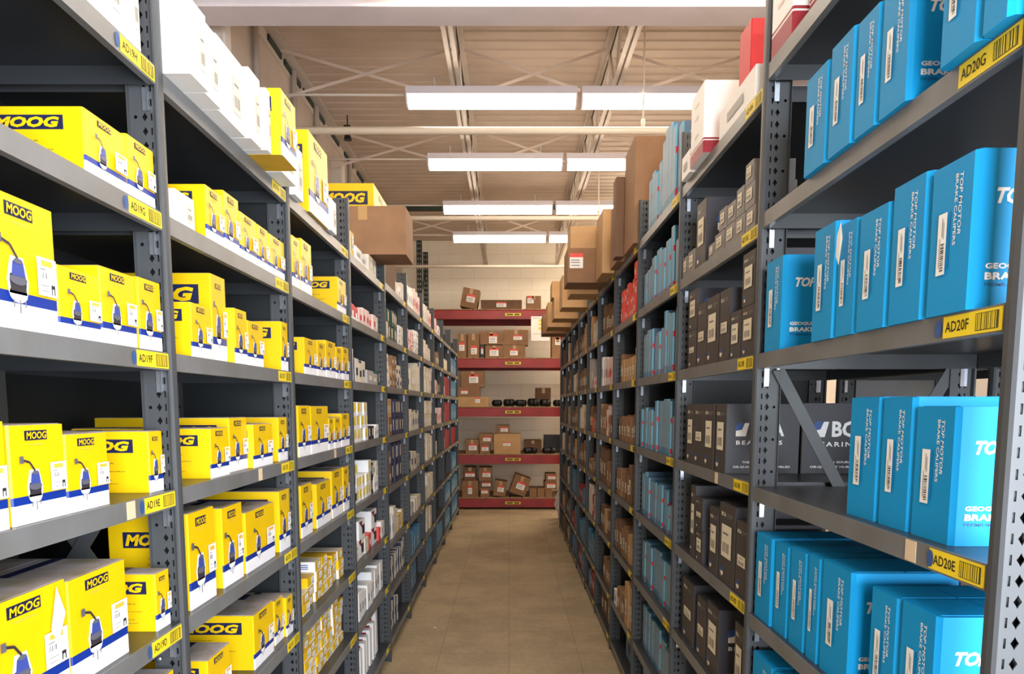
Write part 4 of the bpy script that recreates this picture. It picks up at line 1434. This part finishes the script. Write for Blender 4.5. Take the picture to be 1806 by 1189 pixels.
fill('R', 4, 1, [('coral', 2, .09, .095, .2, 3, .004), ('coral', 3, .085, .07, .22, 3, .004), ('coral', 2, .09, .10, .25, 2, 0)], inset=.01)
fill('R', 4, 2, [('brn', 1, .10, .17, .42, 1, .003), ('brnp', 5, .085, .13, .3, 1, .004), ('brn', 1, .07, .17, .3, 1, 0)], jit=.04)
fill('R', 4, 3, [('brnd', 1, .09, .17, .4, 1, .003), ('brn', 6, .085, .15, .3, 1, .003)], jit=.06)
fill('R', 4, 4, [('brnd', 1, .10, .14, .4, 1, .02), ('brn', 1, .10, .22, .3, 1, .01), ('brn', 5, .085, .16, .3, 1, 0)], jit=.08)
fill('R', 4, 5, [('brnp', 3, .09, .17, .3, 1, .003), ('brn', 6, .08, .18, .3, 1, .0)], inset=.02)
fill('R', 4, 6, [('brnp', 2, .12, .24, .3, 1, .01), ('brn', 2, .14, .16, .3, 1, .02), ('wht', 2, .12, .10, .3, 1, 0)], inset=.0)
fill('R', 4, 7, [('teal', 1, .26, .23, .3, 1, .0)], inset=.05, start=.25)
fill('R', 5, 1, [('brnd', 4, .08, .16, .3, 1, .003), ('brnd', 4, .07, .21, .3, 1, .0)])
fill('R', 5, 2, [('redt', 1, .14, .10, .25, 1, .01), ('pink', 4, .07, .18, .3, 1, .003), ('wht', 3, .08, .2, .3, 1, 0)])
fill('R', 5, 3, [('brn', 3, .08, .14, .3, 1, .002), ('pink', 2, .06, .2, .3, 1, 0), ('brn', 5, .07, .21, .3, 1, 0)])
fill('R', 5, 4, [('brn', 4, .07, .17, .3, 1, .0), ('brnd', 6, .07, .24, .3, 1, 0)])
fill('R', 5, 5, [('brn', 5, .09, .16, .3, 1, .0), ('brnd', 3, .1, .19, .3, 1, 0)], inset=.02)
fill('R', 5, 6, [('brn', 6, .09, .17, .3, 1, .0)], inset=.02)
fill('R', 5, 7, [('brnp', 2, .16, .2, .3, 1, .03), ('brnd', 2, .15, .2, .3, 1, 0)], inset=.03)
fill('R', 6, 1, [('cream', 5, .075, .18, .3, 1, .003), ('brnp', 3, .08, .22, .3, 1, 0)])
fill('R', 6, 2, [('pink', 4, .08, .09, .3, 1, .0), ('grey', 3, .10, .24, .3, 1, 0)])
fill('R', 6, 3, [('brn', 4, .06, .15, .3, 1, 0), ('coral', 2, .06, .12, .3, 1, 0), ('brnd', 4, .06, .2, .3, 1, 0)])
fill('R', 6, 4, [('brnd', 3, .10, .17, .3, 1, .04), ('brn', 2, .12, .12, .3, 1, 0)])
fill('R', 6, 5, [('pink', 2, .09, .2, .3, 1, .0), ('red', 2, .08, .18, .3, 1, .0), ('cream', 3, .08, .23, .3, 1, 0)])
fill('R', 6, 6, [('teal', 7, .09, .2, .3, 1, 0)])
fill('R', 6, 7, [('red', 4, .1, .2, .3, 1, .0), ('teal', 3, .09, .14, .3, 1, 0)])
kinds_ = [('brnp', 'brn'), ('brn', 'brnd'), ('brnp', 'cream'), ('brn', 'brnd')]
for b_ in (7, 8, 9, 10):
    for lv_ in range(1, 8):
        a_, c_ = kinds_[(b_ + lv_) % 4]
        if lv_ >= 5 and b_ in (7, 8):
            a_, c_ = ('teal', 'teal') if (b_ + lv_) % 2 else ('teal', 'red')
        fill('R', b_, lv_, [(a_, 4, .09, R.uniform(.14, .24), .3, 1, .004), (c_, 4, .085, R.uniform(.14, .22), .3, 1, 0)])

# --- big cardboard boxes standing out over the aisle on the top shelves
def big_box(name, x0, x1, y0, y1, z0, z1, m, label, label_face=None, flaps=False, seam=True, cat='box', group='large boxes on top of the shelving'):
    w, d, h = x1 - x0, y1 - y0, z1 - z0
    mb = MB()
    c = .004
    pts = [(c, 0), (w - c, 0), (w, c), (w, d - c), (w - c, d), (c, d), (0, d - c), (0, c)]
    mb.prism(pts, 2, 0, h, m)
    for xa, xb in ((.006, w / 2 - .001), (w / 2 + .001, w - .006)):
        mb.box((xa, .006, h), (xb, d - .006, h + .003), m, skip=(0,))
    o = link(name, mb.mesh(name), None, (x0, y0, z0 + .0004))
    tag(o, label, cat, group)
    if seam:
        mb = MB()
        mb.box((w / 2 - .025, -.0012, h * .72), (w / 2 + .025, -.0004, h), 'tape_tan')
        link('tape', mb.mesh('tape'), o)
    if label_face:
        a, b, e, g = label_face
        p = Print(lambda u, v, l: (u, -.0008 - l * .0004, v))
        p.rect(a * w, e * h, b * w, g * h, 'label_white', 0)
        p.rect(a * w, (e + (g - e) * .72) * h, b * w, g * h, 'coral', 1)
        for q in (.15, .35, .5):
            p.rect((a + .1 * (b - a)) * w, (e + q * (g - e)) * h, (a + .75 * (b - a)) * w, (e + (q + .06) * (g - e)) * h, 'ink_grey', 1)
        link('label', p.mb.mesh('label'), o)
    return o
zt = LEV_L[0]
# left: brown box overhanging the aisle, big yellow carton behind it
b1 = big_box('cardboard_box', -1.05, -.575, 4.06, 4.36, zt + .112, zt + .372, 'kraft', 'large brown cardboard box overhanging the aisle on the left row', None)
b0 = big_box('cardboard_box', -1.12, -.78, 4.44, 4.96, LEV_L5[0], LEV_L5[0] + .22, 'kraft_dark', 'brown cardboard box under the large yellow carton on the left row', None)
carton('L', 'hub', 4.44, .52, .40, .36, LEV_L5[0] + .2235, .06, 'large yellow carton on top of the left row beside the overhanging brown box', None, 2)
# right: tall cartons on the top shelf
zr = LEV_R[0]
big_box('cardboard_box', .655, 1.05, 3.84, 4.16, zr, zr + .54, 'kraft', 'tallest brown cardboard box on top of the right row', None)
big_box('cardboard_box', .61, .66, 4.18, 4.30, zr, zr + .44, 'kraft_dark', 'thin upright brown cardboard piece beside the tallest brown box', None, seam=False)
big_box('cardboard_box', .64, .98, 4.32, 4.60, zr, zr + .36, 'kraft', 'brown cardboard box between the tallest box and the overhanging pair', None)
big_box('cardboard_box', .60, .95, 4.69, 5.02, zr, zr + .40, 'kraft_pale', 'pale tall brown box right of the overhanging labelled boxes', None)
big_box('cardboard_box', .405, .95, 5.06, 5.36, zr + .002, zr + .235, 'kraft', 'brown cardboard box with white and orange label overhanging the right shelf', (.03, .20, .42, .86))
big_box('cardboard_box', .425, .90, 5.075, 5.33, zr + .240, zr + .385, 'kraft_pale', 'brown cardboard box stacked on the labelled overhanging box', None)
big_box('cardboard_box', .47, .95, 5.55, 5.86, zr, zr + .10, 'kraft_pale', 'flat pale brown box overhanging just beyond the labelled box', None)
big_box('cardboard_box', .46, .98, 6.30, 6.62, zr, zr + .27, 'kraft_pale', 'pale brown box on the right row, seventh bay top', None)
big_box('cardboard_box', .44, .98, 7.10, 7.45, zr, zr + .20, 'kraft_pale', 'pale brown box on the right row, eighth bay top', None)
big_box('cardboard_box', .42, .98, 7.86, 8.3, zr, zr + .26, 'kraft_pale', 'pale brown box on the right row, ninth bay top', None)
big_box('cardboard_box', .40, .94, 8.56, 9.0, zr, zr + .22, 'kraft', 'brown box on the right row, farthest bay top', None)
big_box('cardboard_box', .42, .90, 7.12, 7.42, zr + .204, zr + .36, 'kraft_pale', 'pale brown box stacked on the eighth bay top box', None)

# ------------------------------------------------------------------ red pallet rack across the end of the aisle
RY, RD = 11.10, 0.95
rack = tag(link('pallet_rack', None, None, (0, RY, 0)), 'red pallet rack with dark green uprights across the aisle end', 'rack')
BEAMS = [3.10, 2.36, 1.605, .865, .175]
RX0, RX1 = -1.38, 1.42
def upright_mesh():
    mb = MB()
    mb.box((-.04, 0, 0), (.04, .006, 4.15), 'rack_green')
    for s in (-1, 1):
        a, b = sorted((s * .034, s * .04))
        mb.box((a, .006, 0), (b, .07, 4.15), 'rack_green')
    for k in range(54):
        for s in (-1, 1):
            z = .06 + k * .076
            mb.box((s * .018 - .006, -.002, z), (s * .018 + .006, 0, z + .03), 'grey_card')
    return mb.mesh('upright')
um = upright_mesh()
for x in (RX0, RX1):
    for y in (0.05, RD - .07):
        link('upright', um, rack, (x, y, 0))
    for k in range(6):
        mb = MB(); mb.bar((x, .12, .3 + k * .6), (x, RD - .08, .3 + k * .6 + (.5 if k % 2 else 0)), .03, .02, 'rack_green', (1, 0, 0)); link('rack_brace', mb.mesh('rack_brace'), rack)
def beam_mesh():
    mb = MB()
    L = RX1 - RX0 - .1
    mb.prism([(0, -.14), (.045, -.14), (.045, -.012), (.032, 0), (.012, 0), (.004, -.012)], 0, 0, L, 'rack_red')
    for k in range(5):
        mb.box((-.012, -.006, -.13 + k * .025), (0, .05, -.115 + k * .025), 'rack_red')
    mb.box((-.012, .0, -.14), (0, .045, 0), 'rack_red')
    return mb.mesh('beam')
bm_ = beam_mesh()
tagm = None
for z in BEAMS:
    bo = link('beam', bm_, rack, (RX0 + .05, 0.0, z))
    p = Print(lambda u, v, l: (u, -.0004 - l * .0004, v))
    p.rect(0, 0, .24, .04, 'tag_yellow', 0)
    p.rect(.02, .008, .12, .032, 'tag_bar', 1)
    p.rect(.14, .008, .22, .032, 'tag_bar', 1)
    link('beam_tag', p.mb.mesh('beam_tag'), bo, (1.27, 0, -.09))
    link('beam', bm_, rack, (RX0 + .05, RD - .045, z))
    n = 14
    for k in range(n):
        w = (RX1 - RX0 - .12) / n
        mb = MB(); mb.box((RX0 + .06 + k * w, .004, z), (RX0 + .06 + (k + 1) * w - .012, RD - .004, z + .014), 'deck_wood')
        link('deck_board', mb.mesh('deck_board'), rack)

def rack_px(u, y):       # picture column to x at a given distance
    return (u - PP_X) * y / F_PX * 1.0
rows_rack = [
    # level, u0, u1, height m, set-back, material, label?, lift, tilt, words
    (0, 849, 920, .14, .06, 'kraft_dark', (.38, .62, .25, .8), 0, 0, 'long flat brown box on the top red beam'),
    (0, 928, 953, .20, .05, 'kraft', (.06, .5, .45, .98), 0, 0, 'small brown box at the right of the top red beam'),
    (1, 809, 824, .36, .05, 'kraft', (.15, .75, .3, .65), 0, 0, 'leftmost upright brown box on the second red beam'),
    (1, 825.5, 846, .37, .05, 'kraft', (.3, .8, .15, .5), 0, 0, 'upright brown box, second from left on the second beam'),
    (1, 847.5, 855, .20, .05, 'black_box', (.2, .7, .3, .8), 0, 0, 'small black box on the second red beam'),
    (1, 856.5, 887, .19, .05, 'kraft', (.25, .75, .15, .8), 0, 0, 'lower left brown box of the paired stack, second beam'),
    (1, 888.5, 926, .19, .05, 'kraft', (.3, .65, .2, .7), 0, 0, 'lower right brown box of the paired stack, second beam'),
    (1, 847, 887, .19, .05, 'kraft', (.4, .75, .1, .85), .205, 0, 'upper left brown box of the paired stack, second beam'),
    (1, 888.5, 931, .23, .05, 'kraft', (.4, .75, .35, .65), .195, 0, 'upper right brown box of the paired stack, second beam'),
    (1, 972, 992, .33, .05, 'kraft', (.3, .9, .6, .95), 0, 0, 'brown box at the right end of the second beam'),
    (2, 800, 862, .15, .05, 'kraft_pale', (.62, .75, .4, .95), 0, 0, 'long pale brown box at the bottom left of the third beam'),
    (2, 800, 846, .15, .05, 'kraft', (.3, .55, .3, .7), .154, 0, 'brown box in the middle of the left stack, third beam'),
    (2, 814, 854, .24, .06, 'kraft', (.35, .75, .25, .8), .308, 0, 'brown box with red and white label on the left stack'),
    (2, 945, 971, .30, .55, 'kraft_dark', None, 0, 0, 'brown box behind the black hoses on the third beam'),
    (3, 821, 844, .22, .05, 'kraft', (.25, .85, .25, .7), 0, 0, 'left brown box on the fourth red beam'),
    (3, 846, 864, .155, .05, 'kraft', (.2, .85, .3, .8), 0, 0, 'lower small brown box on the fourth red beam'),
    (3, 845, 869, .155, .05, 'kraft', (.3, .85, .25, .7), .16, 0, 'upper small brown box on the fourth red beam'),
    (3, 871, 918, .31, .05, 'kraft_pale', (.35, .62, .4, .6), 0, 0, 'largest brown taped box on the fourth red beam'),
    (3, 876, 899, .13, .06, 'kraft', (.3, .85, .25, .8), .315, 0, 'brown box on top of the largest taped box'),
    (3, 925, 955, .20, .3, 'kraft_dark', None, 0, 0, 'dark box at the right of the fourth beam'),
    (3, 960, 990, .28, .3, 'black_box', None, 0, 0, 'black box at the right end of the fourth beam'),
    (4, 814, 843, .26, .05, 'kraft', (.38, .62, .2, .7), 0, 0, 'bottom left brown box on the lowest red beam'),
    (4, 818, 839, .21, .05, 'kraft_dark', (.1, .9, .3, .6), .265, 0, 'brown box on top of the bottom left box, lowest beam'),
    (4, 847, 863, .15, .05, 'kraft', (.1, .8, .4, .8), 0, 0, 'lowest small brown box of the narrow stack'),
    (4, 848, 867, .10, .05, 'kraft_dark', (.1, .9, .2, .8), .155, 0, 'thin brown box in the middle of the narrow stack'),
    (4, 844, 867, .21, .05, 'kraft', (.3, .9, .3, .7), .26, 0, 'top brown box of the narrow stack, lowest beam'),
    (4, 934, 947, .14, .05, 'kraft', None, 0, 0, 'first of three small brown boxes, lowest beam right'),
    (4, 948, 961, .14, .05, 'kraft', None, 0, 0, 'second of three small brown boxes, lowest beam right'),
    (4, 962, 974, .12, .05, 'kraft', None, 0, 0, 'third of three small brown boxes, lowest beam right'),
    (4, 961, 982, .12, .06, 'kraft', (.2, .9, .2, .8), .125, 0, 'lower labelled box stacked at right, lowest beam'),
    (4, 963, 982, .12, .06, 'kraft', (.2, .9, .3, .8), .25, 0, 'upper labelled box stacked at right, lowest beam'),
]
for lv_, u0, u1, hh, back, m_, lf, up, tl, words_ in rows_rack:
    yy = RY + back
    x0, x1 = rack_px(u0, yy), rack_px(u1, yy)
    z0 = BEAMS[lv_] + .0145 + up
    big_box('cardboard_box', x0, x1, yy, yy + min(.32, RD - back - .03), z0, z0 + hh, m_, words_, lf, seam=hh > .18 and m_ != 'black_box', group='boxes on the red rack')
def tilted(u0, u1, hh, lv_, ang, words_, m_='kraft'):
    yy = RY + .06
    x0, x1 = rack_px(u0, yy), rack_px(u1, yy)
    o = big_box('cardboard_box', x0, x1, yy, yy + .3, BEAMS[lv_] + .016, BEAMS[lv_] + .016 + hh, m_, words_, (.3, .8, .3, .7), group='boxes on the red rack')
    w = x1 - x0
    o.rotation_euler = (0, ang, 0)
    if ang > 0:      # leans right: pivot on its right lower corner
        o.location = (x0, yy, BEAMS[lv_] + .016 + w * math.sin(ang))
    return o
tilted(813, 842, .29, 0, .20, 'tilted brown box with red label at the left of the top beam')
tilted(869, 891, .24, 4, .14, 'slightly tilted brown box in the middle of the lowest beam')
tilted(898, 927, .30, 4, .34, 'strongly tilted brown box in the middle of the lowest beam')

# black rubber hoses and parts lying on the third and fourth levels
def hose(x, y, z, ang, L, r, label, bend=.1):
    mb = MB()
    pts = []
    for k in range(9):
        t = k / 8 - .5
        pts.append((t * L * math.cos(ang), t * L * math.sin(ang) + bend * math.sin(PI * (k / 8)), r * 1.09))
    mb.tube(pts, [r * (1 + .08 * (k % 2)) for k in range(9)], 'rubber', 12, True)
    return tag(link('rubber_hose', mb.mesh('rubber_hose', True), None, (x, y, z)), label, 'hose', 'black hoses on the red rack')
zh = BEAMS[2] + .015
for i, (u, r_, a_, L_) in enumerate(((877, .05, .15, .2), (898, .055, -.1, .26), (919, .05, .2, .26), (940, .06, -.15, .26), (962, .055, .12, .24), (984, .05, .0, .2))):
    hose(rack_px(u, RY + .2), RY + .17 + .02 * (i % 2), zh, a_, L_ * .52, r_, 'black rubber hose, %s from left on the third red beam' % ord_(i + 1), .03)
for i, u in enumerate((935, 968)):
    hose(rack_px(u, RY + .2), RY + .08, BEAMS[3] + .015, .1, .17, .045, 'black rubber hose, %s of two on the fourth red beam' % ('left' if i == 0 else 'right'), .05)
mb = MB()
p = Print(lambda u, v, l: (u, -.001 - l * .0004, v))
p.mb.box((0, -.001, 0), (.285, 0, .37), 'paper')
for q in range(3):
    p.rect(.115, .17 + q * .06, .165, .205 + q * .06, 'tag_yellow', 1)
p.rect(.03, .34, .255, .346, 'ink_grey', 1)
p.rect(.03, .10, .22, .105, 'ink_grey', 1)
tag(link('notice_sheet', p.mb.mesh('notice_sheet'), None, (rack_px(936, RY), RY - .014, 2.63)), 'white paper notice with yellow marks hanging from the top beam', 'sign')

# boxes and plastic bag standing on the floor at the far end of the right row
big_box('cardboard_box', .72, 1.0, 9.62, 9.95, 0, .42, 'kraft_dark', 'dark brown box on the floor at the end of right row', None)
big_box('cardboard_box', .74, .98, 9.64, 9.92, .424, .62, 'kraft', 'brown box stacked on the floor box at right row end', None)
def bag(x, y, z, rx, ry, rz, label, m='bag_film'):
    mb = MB()
    rr = random.Random(5)
    n, k = 18, 10
    vs = []
    for j in range(k + 1):
        t = j / k
        prof = math.sin(PI * (.08 + .86 * t)) ** .6 * (1 - .35 * t)
        for i in range(n):
            a = 2 * PI * i / n
            q = prof * (1 + .16 * math.sin(a * 3 + j) + rr.uniform(-.12, .12))
            vs.append((rx * q * math.cos(a), ry * q * math.sin(a), rz * t))
    fs = [(j * n + i, j * n + (i + 1) % n, (j + 1) * n + (i + 1) % n, (j + 1) * n + i) for j in range(k) for i in range(n)]
    fs.append(tuple(range(n))[::-1])
    fs.append(tuple(range(k * n, k * n + n)))
    mb.faces(vs, fs, m)
    return tag(link('plastic_bag', mb.mesh('plastic_bag'), None, (x, y, z)), label, 'bag')
bag(.78, 10.15, .0, .13, .13, .55, 'crumpled clear plastic bag on the floor at right row end')
bag(.85, 9.78, .626, .11, .11, .18, 'crumpled plastic bag lying on the boxes at right row end')

# paper tags: folded slip on a yellow carton, slip stuck on a blue carton, scrap on the floor
p = Print(lambda u, v, l: (u, -.004 * math.sin(v * 40) - .001, v))
pts = [(0, 0.0), (.022, -.03), (.036, .02), (.018, .07)]
p.poly(pts, 'paper', 0)
tag(link('paper_slip', p.mb.mesh('paper_slip'), None, (-.768, 1.155, 1.265), (0, 0, PI / 2)), 'torn white paper slip stuck on the nearest AD19D carton', 'paper')
p = Print(lambda u, v, l: (u, -.003 - .05 * max(0, v - .05), v))
p.poly([(0, .02), (.014, .0), (.026, .05), (.020, .085), (.002, .06)], 'paper', 0)
p.rect(.006, .022, .009, .055, 'ink_black', 1)
p.rect(.012, .03, .014, .06, 'ink_grey', 1)
tag(link('paper_slip', p.mb.mesh('paper_slip'), None, (.665, 1.475, 1.92), (0, 0, -PI / 2)), 'small barcode slip stuck on a blue AD20F carton', 'paper')
mb = MB(); mb.box((0, 0, 0), (.012, .02, .002), 'paper')
tag(link('paper_scrap', mb.mesh('paper_scrap'), None, (-.55, 5.1, 0.0005), (0, 0, .5)), 'tiny white paper scrap on the floor near the left row', 'paper')
